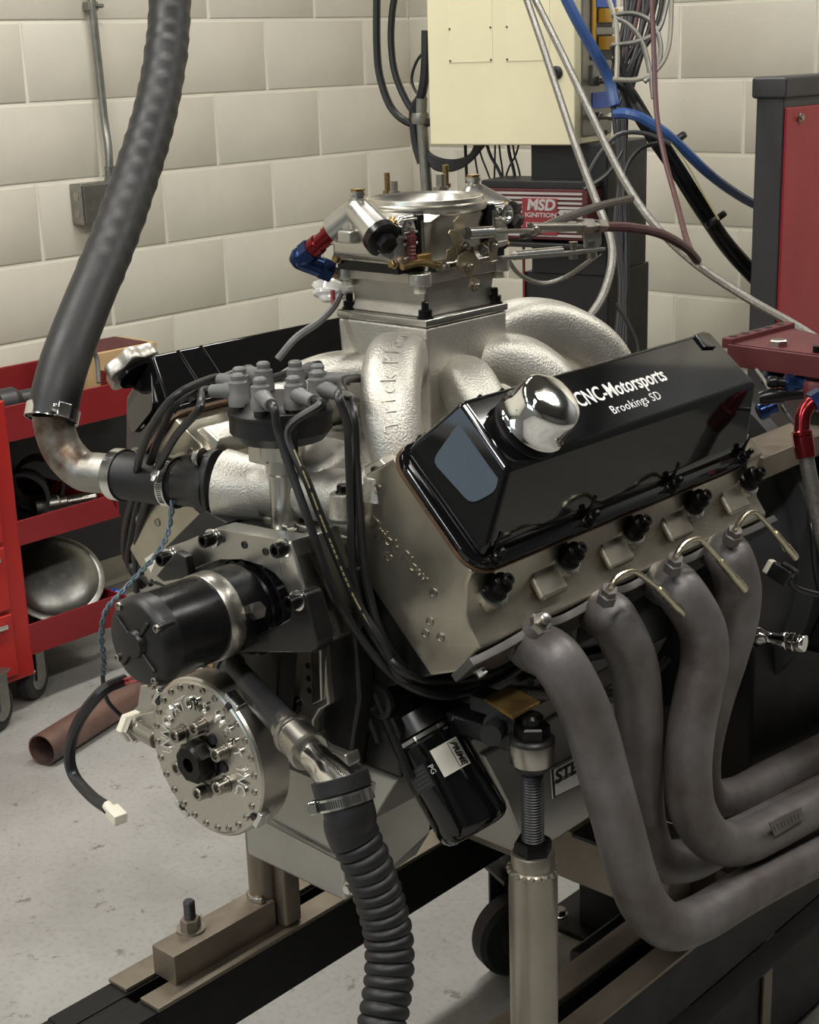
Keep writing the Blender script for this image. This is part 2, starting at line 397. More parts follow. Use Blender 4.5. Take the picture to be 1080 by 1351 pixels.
# ================================================================== the engine
CZ = 0.736                       # crank height
R2 = math.sqrt(.5)
def bp(u, v, y, s=1): return Vector((s * (u + v) * R2, y, CZ + (u - v) * R2))
def bdir(u, v, s=1): return Vector((s * (u + v) * R2, 0, (u - v) * R2))
engine = thing('v8_engine', 'black and silver race V8 engine with a tall cast intake on a steel run stand', 'engine', (0, .4, .47))
# ---- block
b = MB()
prof = [(-.150, -.035), (-.150, .02), (-.120, .06), (-.215, .105), (-.095, .225), (-.05, .19), (.05, .19), (.095, .225), (.215, .105), (.120, .06), (.150, .02), (.150, -.035)]
b.prism([(x, .145, CZ + z) for x, z in prof], (0, .52, 0))
blk = b.done('cylinder_block', 'black_paint', engine, bevel=.004, label='gloss black painted cylinder block')
b = MB()
b.loft([[(-.105, .135, CZ + .20), (.105, .135, CZ + .20), (.10, .15, CZ + .22), (-.10, .15, CZ + .22)], [(-.105, .145, CZ + .20), (.105, .145, CZ + .20), (.10, .16, CZ + .22), (-.10, .16, CZ + .22)]])
b.done('valley_rail', 'black_paint', blk)
for x, z in ((.125, .05), (.09, .02)):
    b = MB(); b.lathe((x, .146, CZ + z), (0, -1, 0), [(.02, 0), (.02, .006), (.014, .007), (.014, .004), (0, .004)], 20); b.done('core_plug', 'black_paint', blk)
for (x0, z0, x1, z1) in ((.10, .09, .165, -.03), (.06, .13, .12, .0)):
    b = MB(); b.tube([(x0, .146, CZ + z0), (x1, .146, CZ + z1)], .006, 8, 0); b.done('rib', 'black_paint', blk)
# ---- heads, covers
BOLT_Y = [.179, .302, .424, .549, .674]
PORT_Y = [.222, .345, .467, .596]
HP = [(.214, .072), (.250, .088), (.296, .086), (.300, .062), (.308, .05), (.330, .030), (.340, .026), (.345, .026), (.345, -.116), (.300, -.128), (.262, -.118), (.214, -.085)]
def valve_cover(s, y0):
    def q(u, v, y): return bp(u, v, y + y0, s)
    b = MB()
    bot = [q(.357, -.113, .145), q(.357, .020, .145), q(.357, .020, .645), q(.357, -.113, .645)]
    mid = [q(.372, -.115, .148), q(.372, .016, .148), q(.372, .016, .640), q(.372, -.115, .640)]
    top = [q(.436, -.114, .167), q(.436, -.030, .167), q(.436, -.030, .634), q(.436, -.114, .622)]
    b.loft([bot, mid, top])
    vc = b.done('valve_cover', 'gloss_black', engine, bevel=.006, seg=3, angle=14, label='gloss black fabricated valve cover' + (' with white lettering' if s > 0 else ''))
    def outline(v0, v1, ya, yb, u, r=.03, n=6):
        pts = []
        for (cv, cy, a0) in ((v1 - r, ya + r, -90), (v1 - r, yb - r, 0), (v0 + r, yb - r, 90), (v0 + r, ya + r, 180)):
            for k in range(n + 1):
                a = math.radians(a0 + 90 * k / n); pts.append(q(u, cv + r * math.cos(a), cy + r * math.sin(a)))
        return pts
    b = MB(); b.loft([outline(-.122, .032, .132, .658, .350), outline(-.122, .032, .132, .658, .357), outline(-.117, .024, .139, .65, .3595)])
    b.done('rail', 'gloss_black', vc, bevel=.0012)
    b = MB(); b.loft([outline(-.123, .033, .131, .659, .3462), outline(-.123, .033, .131, .659, .350)]); b.done('gasket', 'cork', vc, label='brown cork gasket')
    # flat end plate set into the front end
    pts = [(.379, -.086), (.428, -.101), (.431, -.040), (.414, -.020), (.386, -.026)]
    n = len(pts); fl = []
    for i in range(n):                       # rounded corners
        p0, p1, p2 = [Vector(pts[(i + k) % n]) for k in (-1, 0, 1)]
        a = p1 + (p0 - p1).normalized() * .009; c = p1 + (p2 - p1).normalized() * .009
        for t in (0, .33, .67, 1): fl.append(a * (1 - t) ** 2 + p1 * 2 * t * (1 - t) + c * t * t)
    def yy(u): return .1475 + (u - .379) * .42
    b = MB(); b.loft([[q(p[0], p[1], yy(p[0]) + .008) for p in fl], [q(p[0], p[1], yy(p[0]) - .0026) for p in fl]])
    b.done('end_plate', 'gloss_black', vc, bevel=.0008)
    for i, y in enumerate((.160, .318, .478, .632)):       # outer hold-downs
        p = q(.357, .026, y)
        b = MB(); b.lathe(p, bdir(1, 0, s), [(.0085, 0), (.0085, .003), (.0055, .0035), (.0055, .011), (.0035, .012), (.0035, .02), (.002, .021)], 14)
        b.done('hold_down', 'black_bolt', vc)
        b = MB(); b.tube([q(.362, .0225, y), q(.370, .017, y + .002), q(.382, .010, y + .008)], .0016, 8); b.done('reflected_wire', 'black_bolt', vc)  # thin tubes drawing the wire loom's reflection on the cover as solid strands
    for y in (.175, .61):
        p = q(.357, -.118, y)
        b = MB(); b.lathe(p, bdir(1, 0, s), [(.008, 0), (.008, .003), (.005, .0035), (.005, .011), (.002, .012)], 14); b.done('hold_down', 'black_bolt', vc)
    # folded seam near the front of the far side
    for y in (.20, .235):
        b = MB(); b.tube([q(.366, -.1155, y), q(.432, -.1145, y + .002)], .0022, 8, 0); b.done('seam', 'gloss_black', vc)
    return vc
for s, y0 in ((1, 0.0), (-1, -.015)):
    b = MB(); b.prism([bp(u, v, .14 + y0, s) for u, v in HP], (0, .562, 0))
    head = b.done('cylinder_head', 'head_alu', engine, bevel=.003, seg=2, label='machined aluminium cylinder head')
    for i, y in enumerate(BOLT_Y):
        y += y0
        ax = Vector((s * .80, 0, .60)).normalized(); p = bp(.313, .041, y, s) + ax * .005
        b = MB(); b.lathe(p - ax * .03, ax, [(.026, 0), (.0185, .020), (.0175, .031), (.016, .0315), (.0135, .029), (0, .029)], 24); bs_ = b.done('bolt_boss', 'head_alu', head)
        b = MB(); b.lathe(p, ax, [(.0195, -.006), (.0195, .0012), (.0175, .0022), (.013, .0022)], 28); b.done('washer', 'bright_alu', head)
        b = MB(); b.lathe(p, ax, [(.0150, .001), (.0150, .006), (.0125, .008), (.0125, .010)], 24); b.lathe(p, ax, [(.0122, .010), (.0112, .019), (.0095, .020)], 12); b.lathe(p, ax, [(.0065, .019), (.0065, .028), (.0055, .029), (.003, .029), (.003, .026), (0, .026)], 16)
        b.done('head_stud_nut', 'black_bolt', head, label='black flanged head stud nut')
    for y in PORT_Y:                                            # raised plug ribs between the studs
        y += y0
        y += .043
        if y > .70: continue
        n_ = Vector((s * .80, 0, .60)); t_ = Vector((s * .60, 0, -.80))
        b = MB(); b.box(bp(.3105, .052, y, s), (.040, .046, .009), (t_, Vector((0, 1, 0)), n_)); b.done('plug_rib', 'head_alu', head, bevel=.006, seg=3)
    for (u, v) in ((.302, -.108), (.288, -.104), (.285, .012), (.258, .030), (.258, .05), (.243, .036)):   # threaded holes on the end
        b = MB(); p = bp(u, v, .1398 + y0, s); b.lathe(p, (0, -1, 0), [(.0052, 0), (.0052, .0012), (.0036, .0012), (.0036, -.004), (0, -.004)], 16); b.done('threaded_hole', 'steel', head)
    if s > 0:
        text('Trick Flow', 'casting_mark', 'head_alu', head, bp(.277, -.048, .1395), (R2 * 0.97, 0, -R2 * .62), (.5, 0, .8), .021, .0006, shear=.2)
        text('40', 'casting_mark', 'head_alu', head, bp(.259, -.052, .1395), (R2 * 0.97, 0, -R2 * .62), (.5, 0, .8), .014, .0005, shear=.2)
    vc = valve_cover(s, y0)
    # valley-side corner of the head with the intake bolt
    b = MB(); b.loft([[bp(.322, -.118, .150 + y0, s), bp(.316, -.134, .154 + y0, s), bp(.290, -.142, .154 + y0, s), bp(.280, -.122, .150 + y0, s)], [bp(.322, -.118, .70 + y0, s), bp(.316, -.134, .70 + y0, s), bp(.290, -.142, .70 + y0, s), bp(.280, -.122, .70 + y0, s)]])
    b.done('intake_rail', 'cast_alu_fine', head, bevel=.003)
    if s > 0:
        q = bp(.436, -.064, .224)
        ax = bdir(1, 0)
        br = MB(); br.lathe(q, ax, [(.037, 0), (.037, .002), (.0275, .006), (.0275, .02)], 40); bo = br.done('breather', 'black_plastic', vc, label='chrome push-in breather on a black rubber grommet')
        br = MB(); br.lathe(q, ax, [(.030, .010), (.0375, .0115), (.0385, .0135), (.0375, .0155), (.0358, .018), (.0345, .030), (.0338, .042), (.0325, .047), (.029, .0508), (.024, .0522), (.014, .0528), (0, .0530)], 56); br.done('breather_cap', 'chrome', vc, label='polished chrome breather cap')
        text('CNC-Motorsports', 'lettering', 'white_paint', vc, bp(.4362, -.076, .4025), (0, 1, 0), bdir(0, -1), .0255, .0003, bold=.0003, sx=.83, spacing=1.02)
        text('Brookings SD', 'lettering', 'silver_print', vc, bp(.4362, -.0535, .407), (0, 1, 0), bdir(0, -1), .0150, .0003, sx=1.0, spacing=1.12)
        # small rear breather notch plate
        b = MB(); b.prism([bp(.4365, -.112, .585), bp(.4365, -.092, .585), bp(.4365, -.088, .606), bp(.4365, -.112, .606)], bdir(.003, 0)); b.done('notch_plate', 'gloss_black', vc, bevel=.001)
    else:
        q = bp(.437, -.070, .168 + y0, s); ax = bdir(1, 0, s)
        n = 48
        x, y, z = frame(ax)
        rr = [.033 + .0035 * math.cos(6 * 2 * math.pi * k / n) for k in range(n)]
        def rg(h, f): return [q + z * h + (x * math.cos(2 * math.pi * k / n) + y * math.sin(2 * math.pi * k / n)) * rr[k] * f for k in range(n)]
        b = MB(); b.lathe(q, ax, [(.024, 0), (.024, .006)], 24); b.done('filler_neck', 'gloss_black', vc)
        b = MB(); b.loft([rg(.006, .96), rg(.008, 1), rg(.020, 1), rg(.0225, .95)]); b.done('filler_cap', 'cast_alu_fine', vc, label='scalloped billet aluminium oil filler cap')
# ---- intake manifold
YC = .372
im = MB()
im.loft([[(-.098, .158, .955), (.098, .158, .955), (.098, .70, .955), (-.098, .70, .955)], [(-.115, .165, 1.0), (.115, .165, 1.0), (.115, .69, 1.0), (-.115, .69, 1.0)], [(-.10, .19, 1.025), (.10, .19, 1.025), (.10, .67, 1.025), (-.10, .67, 1.025)]])
intake = im.done('intake_manifold', 'cast_alu', engine, bevel=.006, seg=3, label='bare cast aluminium single plane intake manifold')
b = MB()
b.loft([[(-.056, YC - .058, 1.03), (.056, YC - .058, 1.03), (.056, YC + .07, 1.03), (-.056, YC + .07, 1.03)], [(-.060, YC - .062, 1.09), (.060, YC - .062, 1.09), (.060, YC + .064, 1.09), (-.060, YC + .064, 1.09)], [(-.068, YC - .071, 1.112), (.066, YC - .071, 1.112), (.066, YC + .069, 1.112), (-.068, YC + .069, 1.112)], [(-.070, YC - .072, 1.160), (.067, YC - .072, 1.160), (.067, YC + .070, 1.160), (-.070, YC + .070, 1.160)]])
b.done('plenum', 'cast_alu', intake, bevel=.004, seg=2)
b = MB(); b.b2((-.071, YC - .073, 1.160), (.068, YC + .071, 1.169)); fl = b.done('plenum_flange', 'mach_alu', intake, bevel=.002)
RUN = [([(.020, .345, 1.090), (.040, .290, 1.124), (.066, .246, 1.124), (.094, .210, 1.092), (.116, .196, 1.045), (.126, .204, .990)], .0275, 1.0),
       ([(.030, .37, 1.085), (.075, .352, 1.092), (.108, .338, 1.068), (.132, .335, 1.03), (.140, .335, .995)], .0265, 1.0),
       ([(.030, .40, 1.085), (.072, .432, 1.105), (.108, .458, 1.082), (.132, .470, 1.04), (.140, .472, .995)], .0265, 1.0),
       ([(.020, .40, 1.090), (.040, .455, 1.128), (.064, .515, 1.130), (.096, .568, 1.098), (.118, .592, 1.050), (.128, .600, .990)], .0285, 1.0)]
from mathutils.bvhtree import BVHTree
RBV = None
for s in (1, -1):
    for i_, (pts, r, fl_) in enumerate(RUN):
        if s < 0 and i_ == 0: pts = [(.020, .345, 1.080), (.052, .300, 1.092), (.088, .258, 1.078), (.116, .226, 1.045), (.128, .212, .990)]
        b = MB(); b.tube([(s * x, y, z) for x, y, z in pts], lambda t, r=r: r * (.88 + .30 * math.sin(math.pi * t)), 24, 10, up=(0, 0, 1), pw=.72)
        if RBV is None: b.bm.faces.ensure_lookup_table(); RBV = BVHTree.FromBMesh(b.bm)
        b.done('runner', 'cast_alu', intake)
# lettering cast into the first runner: letters follow the bend
pth = spline(RUN[0][0], 10); seg = [p for p in pth if p.z > 1.005]
acc = [0]
for i in range(1, len(pth)): acc.append(acc[-1] + (pth[i] - pth[i - 1]).length)
def on_run(sv):
    for i in range(1, len(pth)):
        if acc[i] >= sv: t = (sv - acc[i - 1]) / (acc[i] - acc[i - 1]); return pth[i - 1].lerp(pth[i], t), (pth[i] - pth[i - 1]).normalized()
    return pth[-1], (pth[-1] - pth[-2]).normalized()
stot = acc[-1]; sv = stot * .735
for ch, adv in zip('Trick Flow', (.0145, .0095, .0075, .0115, .0115, .007, .0135, .007, .0125, .0145)):
    if ch != ' ':
        p, d = on_run(sv - adv / 2)
        view = (Vector((.62, -.72, .30))); nrm = (view - d * view.dot(d)).normalized()
        k = .0275 * (1 + .12 * math.sin(math.pi * (sv / stot)))
        up = nrm.cross(-d)
        hit, hn, _, _ = RBV.ray_cast(p + nrm * .08, -nrm)
        if hit is not None: p2 = hit
        else: p2 = p + nrm * k
        text(ch, 'cast_letter', 'cast_alu', intake, p2, -d, up, .0235, .0014, bold=-.0001)
    sv -= adv
# front water crossover, distributor pad, bosses
b = MB(); b.tube([(-.118, .150, .985), (-.07, .150, .990), (0, .160, .995), (.07, .165, 1.0), (.115, .185, 1.01)], .030, 18, 8); b.done('water_crossover', 'cast_alu', intake)
b = MB(); b.loft([[(-.05, .145, 1.000), (.05, .145, 1.000), (.06, .22, 1.0), (-.06, .22, 1.0)], [(-.038, .150, 1.03), (.04, .150, 1.03), (.05, .21, 1.05), (-.05, .21, 1.05)]]); b.done('distributor_pad', 'cast_alu', intake, bevel=.01, seg=3)
b = MB(); b.b2((-.10, .139, .945), (.10, .165, .966)); b.done('end_seal_rail', 'mach_alu', intake, bevel=.003)
p = at(275, 592, Z=1.025); b = MB(); b.lathe((p.x, p.y, .985), (0, 0, 1), [(.020, 0), (.018, .05), (.0165, .052), (.011, .052), (.0105, .045), (0, .045)], 24); b.done('water_boss', 'cast_alu', intake)
b = MB(); b.lathe((p.x, p.y, 1.0375), (0, 0, 1), [(.0105, 0), (.0105, .001), (.007, .001), (.007, -.003), (0, -.003)], 20); b.done('boss_plug', 'black_bolt', intake)
for px, py, z in ((272, 578, 1.035), (497, 622, 1.04), (452, 645, 1.02)):
    q = at(px, py, Z=z); b = MB(); b.lathe(q - Vector((0, 0, .03)), (0, 0, 1), [(.016, 0), (.014, .025), (.012, .026)], 18); b.done('bolt_pad', 'cast_alu', intake)
    screw(intake, q - Vector((0, 0, .005)), (0, 0, 1), .0065, .010, 'black_bolt', 'intake_bolt', 'hex')
for (x, y) in ((.112, .178), (.135, .27), (.142, .40), (.142, .53)):
    b = MB(); b.lathe((x + .012, y, .99), (.2, 0, 1), [(.014, 0), (.0125, .045), (.011, .047)], 18); b.done('bolt_pad', 'cast_alu', intake)
b = MB(); q = at(520, 640, Y=.150); b.loft([[q + Vector((-.040, -.004, -.030)), q + Vector((.022, -.004, .0)), q + Vector((.022, .03, .0)), q + Vector((-.040, .03, -.030))], [q + Vector((-.036, .0, -.012)), q + Vector((.020, .0, .014)), q + Vector((.020, .03, .014)), q + Vector((-.036, .03, -.012))]]); b.done('corner_boss', 'cast_alu', intake, bevel=.004)
b = MB(); q2 = at(506, 634, Y=.158); b.tube([q2 + Vector((-.007, 0, -.003)), q2 + Vector((.007, .003, .003))], .0032, 10, 0); b.done('boss_slot', 'label_black', intake)
# thermostat housing on the left front corner of the crossover
hx, hy, hz = -.100, .128, .990
b = MB(); b.tube([(-.05, .16, .985), (-.075, .148, .988), (-.098, .138, .990)], lambda t: .034 + .008 * t, 22, 6); b.done('water_outlet', 'cast_alu', intake)
def depth(p): return (Vector(p) - CAM).dot(CF)
# ---- carburettor adapter and carburettor
ad = MB(); ad.loft([[(-.064, YC - .064, 1.169), (.060, YC - .064, 1.169), (.060, YC + .064, 1.169), (-.064, YC + .064, 1.169)], [(-.056, YC - .058, 1.180), (.054, YC - .058, 1.180), (.054, YC + .058, 1.180), (-.056, YC + .058, 1.180)], [(-.056, YC - .062, 1.206), (.056, YC - .062, 1.206), (.056, YC + .062, 1.206), (-.056, YC + .062, 1.206)]])
adapter = ad.done('carburetor_adapter', 'cast_alu_fine', engine, bevel=.003, label='tapered aluminium carburetor spacer')
for x, y in ((-.061, YC - .060), (.058, YC - .063), (.058, YC + .058), (-.061, YC + .058)):
    b = MB(); b.lathe((x, y, 1.169), (0, 0, 1), [(.0095, 0), (.0095, .002)], 16); b.lathe((x, y, 1.171), (0, 0, 1), [(.0078, 0), (.0078, .007), (.006, .0075)], 12); b.lathe((x, y, 1.178), (0, 0, 1), [(.0042, 0), (.0042, .008), (.003, .0095)], 12); b.done('flange_nut', 'black_bolt', adapter)
b = MB(); b.b2((-.062, YC - .074, 1.206), (.062, YC + .074, 1.219))
for sx in (-1, 1):
    for sy in (-1, 1): b.cyl((sx * .056, YC + sy * .068, 1.205), (sx * .056, YC + sy * .068, 1.2195), .013, n=20)
carb = b.done('carburetor', 'cast_alu_fine', engine, bevel=.0015, label='polished four barrel carburetor with black metering blocks')
for sx in (-1, 1):
    for sy in (-1, 1):
        inst('hexnutw', lambda: MB().lathe((0, 0, 0), (0, 0, 1), [(.007, 0), (.007, .008), (.006, .0085)], 6), 'base_nut', 'nylon', carb, (sx * .056, YC + sy * .068, 1.197))
# main body
b = MB()
n = 8
def rrect(hx, hy, z, r=.012, cx=0, cy=YC):
    pts = []
    for (sx, sy, a0) in ((1, -1, -90), (1, 1, 0), (-1, 1, 90), (-1, -1, 180)):
        for k in range(5):
            a = math.radians(a0 + 90 * k / 4); pts.append((cx + sx * (hx - r) + r * math.cos(a), cy + sy * (hy - r) + r * math.sin(a), z))
    return pts
b.loft([rrect(.052, .054, 1.219, .006), rrect(.054, .056, 1.224, .006), rrect(.050, .055, 1.23, .014), rrect(.050, .055, 1.262, .016), rrect(.055, .057, 1.272, .02), rrect(.062, .062, 1.280, .05)])
b.done('main_body', 'mach_alu', carb)
b = MB(); b.lathe((0, YC + .006, 1.281), (0, 0, 1), [(.062, -.006), (.070, -.002), (.0715, .002), (.0715, .006), (.068, .0075), (.067, .012), (.064, .0125), (.061, .010), (.058, -.002), (.05, -.012), (0, -.012)], 56); b.done('air_horn', 'damper_alu', carb)
for sx in (-1, 1):
    for sy in (-1, 1):
        c = Vector((sx * .024, YC + .006 + sy * .024, 1.264)); b = MB(); b.lathe(c, (0, 0, 1), [(.022, .008), (.022, .014), (.020, .014), (.014, .004), (.012, .002), (0, .002)], 24); b.done('venturi', 'bright_alu', carb)
        b = MB(); b.lathe(c + Vector((0, 0, .012)), (0, 0, 1), [(.007, 0), (.007, .008), (.004, .008), (.004, 0)], 14); b.box(c + Vector((sx * .012, 0, .016)), (.02, .006, .005)); b.done('booster', 'zinc', carb)
for px, py, h, r, m in ((511, 252, .022, .0035, 'brass'), (520, 253, .013, .0045, 'steel'), (581, 247, .016, .006, 'steel'), (588, 243, .024, .004, 'brass')):
    q = at(px, py, Z=1.288); b = MB(); b.cyl(q - Vector((0, 0, .006)), q + Vector((0, 0, h)), r, n=14); b.lathe(q, (0, 0, 1), [(r * 1.7, -.004), (r * 1.7, .001)], 6); b.done('vent_tube', m, carb)
for sy in (-1, 1):
    y = YC + sy * .061
    b = MB(); b.b2((-.050, y - .006, 1.222), (.054, y + .006, 1.282)); b.done('metering_block', 'black_anod', carb, bevel=.002)
    b = MB(); b.b2((.054, y - .002, 1.235), (.0555, y + .002, 1.275)); b.done('block_slot', 'steel', carb)
    # bowl
    y0, y1 = (YC - .067, YC - .098) if sy < 0 else (YC + .067, YC + .098)
    b = MB(); b.loft([[(-.050, y0, 1.230), (.052, y0, 1.230), (.052, y0, 1.283), (-.050, y0, 1.283)], [(-.050, y1 - sy * .010, 1.230), (.052, y1 - sy * .010, 1.230), (.052, y1 - sy * .010, 1.283), (-.050, y1 - sy * .010, 1.283)], [(-.046, y1, 1.230), (.048, y1, 1.230), (.046, y1, 1.272), (-.044, y1, 1.272)]])
    g_ = MB(); g_.b2((-.046, min(y0, y1 - sy * .006), 1.2195), (.046, max(y0, y1 - sy * .006), 1.2295)); g_.done('bowl_gap_shade', 'black_anod', carb)  # black block standing in for the shaded gap under the bowl
    bowl = b.done('fuel_bowl', 'mach_alu', carb, bevel=.004, seg=2)
    for z in (1.235, 1.250, 1.262, 1.276):
        b = MB(); b.b2((.050, min(y0, y1 - sy * .01), z), (.0545, max(y0, y1 - sy * .01), z + .003)); b.done('bowl_rib', 'mach_alu', carb, bevel=.0008)
    ys = y1 - sy * .013
    b = MB(); b.lathe((.049, ys, 1.268), (1, 0, 0), [(.011, 0), (.011, .008), (.008, .0085), (.0075, .004), (0, .004)], 24); b.done('sight_plug', 'bright_alu', carb)
    # inverted V of the fuel inlet casting
    ya = y1 - sy * .004
    apex = Vector((-.004, ya + sy * .004, 1.286)); pr = Vector((.037, ya + sy * .014, 1.262)); pl = Vector((-.036, ya + sy * .010, 1.264))
    b = MB(); b.loft([[(-.046, y1, 1.232), (.048, y1, 1.232), (.046, y1, 1.268), (.004, y1, 1.292), (-.012, y1, 1.292), (-.044, y1, 1.268)], [(-.034, ya + sy * .016, 1.240), (.036, ya + sy * .016, 1.240), (.034, ya + sy * .016, 1.258), (.002, ya + sy * .014, 1.280), (-.010, ya + sy * .014, 1.280), (-.032, ya + sy * .016, 1.258)]]); b.done('bowl_face', 'mach_alu', carb, bevel=.003)
    b = MB(); b.cyl(apex, pr, .0160, .0195, n=24); b.cyl(apex, pl, .0160, .0165, n=24); b.ball(apex - Vector((0, 0, .002)), .0170, 20); b.prism([apex + Vector((0, sy * .012, .008)), pr + Vector((.004, sy * .006, -.016)), pl + Vector((-.004, sy * .006, -.014))], (0, -sy * .02, 0)); b.lathe(apex, (0, 0, 1), [(.008, 0), (.0075, .016), (.009, .017), (.009, .021), (.006, .0215)], 18)
    b.done('inlet_casting', 'mach_alu', carb, angle=50)
    d = (pr - apex).normalized(); b = MB(); b.lathe(pr, d, [(.0205, -.002), (.0205, .007), (.016, .0085)], 24); b.lathe(pr + d * .009, d, [(.0115, 0), (.0115, .009), (.010, .010)], 6); b.done('inlet_plug', 'black_anod', carb, label='black hex inlet plug')
    b = MB(); b.lathe(apex + Vector((0, 0, .021)), (0, 0, 1), [(.0082, 0), (.0082, .003), (.0065, .0035)], 6); b.done('needle_screw', 'brass', carb)
    b = MB(); b.loft([[(-.016, ya, 1.252), (.010, ya, 1.252), (.010, ya, 1.270), (-.016, ya, 1.270)], [(-.013, ya + sy * .030, 1.254), (.007, ya + sy * .030, 1.254), (.007, ya + sy * .030, 1.267), (-.013, ya + sy * .030, 1.267)]]); b.done('inlet_boss', 'mach_alu', carb, bevel=.002)
    for (x, z) in ((-.042, 1.276), (.043, 1.276), (-.042, 1.232), (.043, 1.232)):
        screw(carb, (x, y1 - sy * .004, z), (0, sy, 0), .0048, .007, 'brass', 'bowl_screw', 'hex')
    if sy < 0:
        for x in (-.018, .004):
            b = MB(); b.lathe((x, y1 - .0002, 1.238), (0, -1, 0), [(.0065, 0), (.0065, .0012), (.005, .0015)], 18); b.done('bowl_pad', 'mach_alu', carb)
        inlet, ind = pl, (pl - apex).normalized()
# fuel elbow on the front bowl
p0 = inlet + ind * .004; p1 = p0 + ind * .036
fe = MB(); fe.lathe(p0, ind, [(.0115, 0), (.0115, .008), (.0098, .009), (.0098, .022), (.0115, .023), (.0115, .036)], 18); fuel = fe.done('fuel_fitting', 'red_anod', engine, label='red and blue anodized fuel elbow fitting')
p2 = p1 + ind * .012; tgt = Vector((-.064, .293, 1.212)); e2 = (tgt - p2)
pm = p1 + ind * .02; end = pm + (tgt - pm).normalized() * .03
b = MB(); b.tube([p1 - ind * .002, p1 + ind * .01, pm, end], .0115, 16, 6); b.lathe(p1, ind, [(.0138, -.002), (.0138, .010)], 6); b.done('elbow', 'blue_anod', fuel, angle=40)
d = (tgt - pm).normalized(); b = MB(); b.lathe(end - d * .004, d, [(.014, 0), (.014, .013), (.012, .0145)], 6); b.done('swivel_nut', 'blue_anod', fuel)
b = MB(); b.cyl(end + d * .008, tgt + d * .012, .0065, n=14); b.done('fuel_tube', 'brass', fuel)
# throttle linkage on the near side
lk = MB()
def plate(pts, x, t=.0022, m='zinc_brown', name='throttle_lever', parent=None, px=True):
    P = [at(a, c, X=x) for a, c in pts]; q = MB(); q.prism(P, (t, 0, 0)); return q.done(name, m, parent or carb, bevel=.0006)
plate([(597, 292), (604, 284), (612, 290), (611, 301), (603, 306), (610, 318), (622, 325), (626, 338), (616, 350), (604, 345), (600, 330), (590, 308), (592, 303), (598, 303)], .072)
plate([(603, 338), (614, 330), (625, 335), (631, 345), (627, 357), (621, 362), (622, 366), (631, 370), (629, 383), (622, 385), (617, 379), (619, 366), (608, 359), (601, 350)], .078)
plate([(588, 330), (602, 322), (606, 335), (598, 345), (575, 347), (573, 343), (586, 341)], .070)
plate([(641, 320), (648, 312), (655, 318), (654, 336), (657, 342), (645, 344), (643, 332)], .080, name='link_arm')
plate([(622, 326), (640, 318), (643, 322), (628, 332)], .078, name='link_arm')
for px, py, x, r in ((612, 325, .074, .004), (616, 352, .080, .0035), (625, 377, .080, .003), (649, 325, .082, .003), (636, 330, .080, .004), (584, 352, .072, .004)):
    b = MB(); q = at(px, py, X=x); b.lathe(q, (1, 0, 0), [(r * 1.5, 0), (r * 1.5, .002), (r, .0025), (r, .007), (r * .8, .0075)], 14); b.done('pivot', 'steel', carb)
b = MB(); q = at(544, 343, X=.058)
b.lathe(q, (0, 0, 1), [(.004, 0), (.004, .003), (.0036, .004)] + [(.0044 if k % 2 else .0034, .004 + k * .002) for k in range(8)] + [(.005, .021), (.005, .026), (.0025, .027), (.0025, .031)], 14); b.done('pump_spring', 'red_bracket', carb)
b = MB(); b.tube([at(530, 352, X=.062), at(546, 348, X=.064), at(560, 347, X=.066), at(578, 350, X=.068)], .004, 8, 4); b.done('pump_arm', 'brass', carb)
b = MB(); q0 = at(557, 341, X=.060); b.box(q0, (.008, .022, .010)); b.done('pump_bracket', 'gold_plate', carb, bevel=.001)
b = MB(); b.b2((.040, YC - .05, 1.219), (.066, YC + .05, 1.226)); b.done('throttle_shaft', 'steel', carb, bevel=.002)
# throttle cable, clevis and bracket reaching to the rear
XL = .088
tc_ = thing('throttle_cable', 'silver throttle cable bracket arm with a maroon cable reaching back from the carburetor', 'throttle cable', at(700, 330, X=XL))
b = MB(); q0, q1 = at(616, 308, X=XL), at(648, 306, X=XL); b.cyl(q0, q1, .0068, n=16); b.done('clevis', 'bright_alu', tc_)
b = MB(); b.cyl(at(645, 306, X=XL), at(775, 302, X=XL), .0028, n=10); b.done('inner_rod', 'steel', tc_)
b = MB(); b.cyl(at(700, 300, X=XL), at(790, 299, X=XL), .0052, n=12); b.lathe(at(700, 304, X=XL), (0, 1, 0), [(.006, 0), (.007, .004), (.006, .008)], 12); b.done('cable_end', 'steel', tc_)
b = MB(); b.prism([at(768, 296, X=XL - .004), at(772, 291, X=XL - .004), at(784, 290, X=XL - .004), at(790, 296, X=XL - .004), at(790, 322, X=XL - .004), at(786, 327, X=XL - .004), at(769, 327, X=XL - .004)], (.004, 0, 0)); b.done('cable_bracket', 'galv', tc_, bevel=.0008)
b = MB(); b.cyl(at(766, 299, X=XL), at(778, 298, X=XL), .010, n=6); b.cyl(at(786, 298, X=XL), at(796, 298, X=XL), .0085, n=6); b.done('jam_nut', 'steel', tc_)
b = MB(); b.cyl(at(678, 337, X=XL - .002), at(739, 331, X=XL - .002), .0056, n=12); b.done('strut_sleeve', 'bright_alu', tc_)
b = MB(); b.prism([at(656, 343, X=XL - .004), at(656, 338, X=XL - .004), at(745, 331, X=XL - .004), at(792, 326, X=XL - .004), at(792, 330, X=XL - .004), at(740, 338, X=XL - .004)], (.008, 0, 0)); b.done('bracket_arm', 'galv', tc_, bevel=.0008)
for px, py in ((756, 329), (780, 328)):
    b = MB(); q = at(px, py, X=XL); b.cyl(q - Vector((0, 0, .012)), q + Vector((0, 0, .009)), .003, n=10); b.lathe(q + Vector((0, 0, .003)), (0, 0, 1), [(.0058, 0), (.0058, .006)], 6); b.lathe(q - Vector((0, 0, .011)), (0, 0, 1), [(.0058, 0), (.0058, .006)], 6); b.done('bolt', 'steel', tc_)
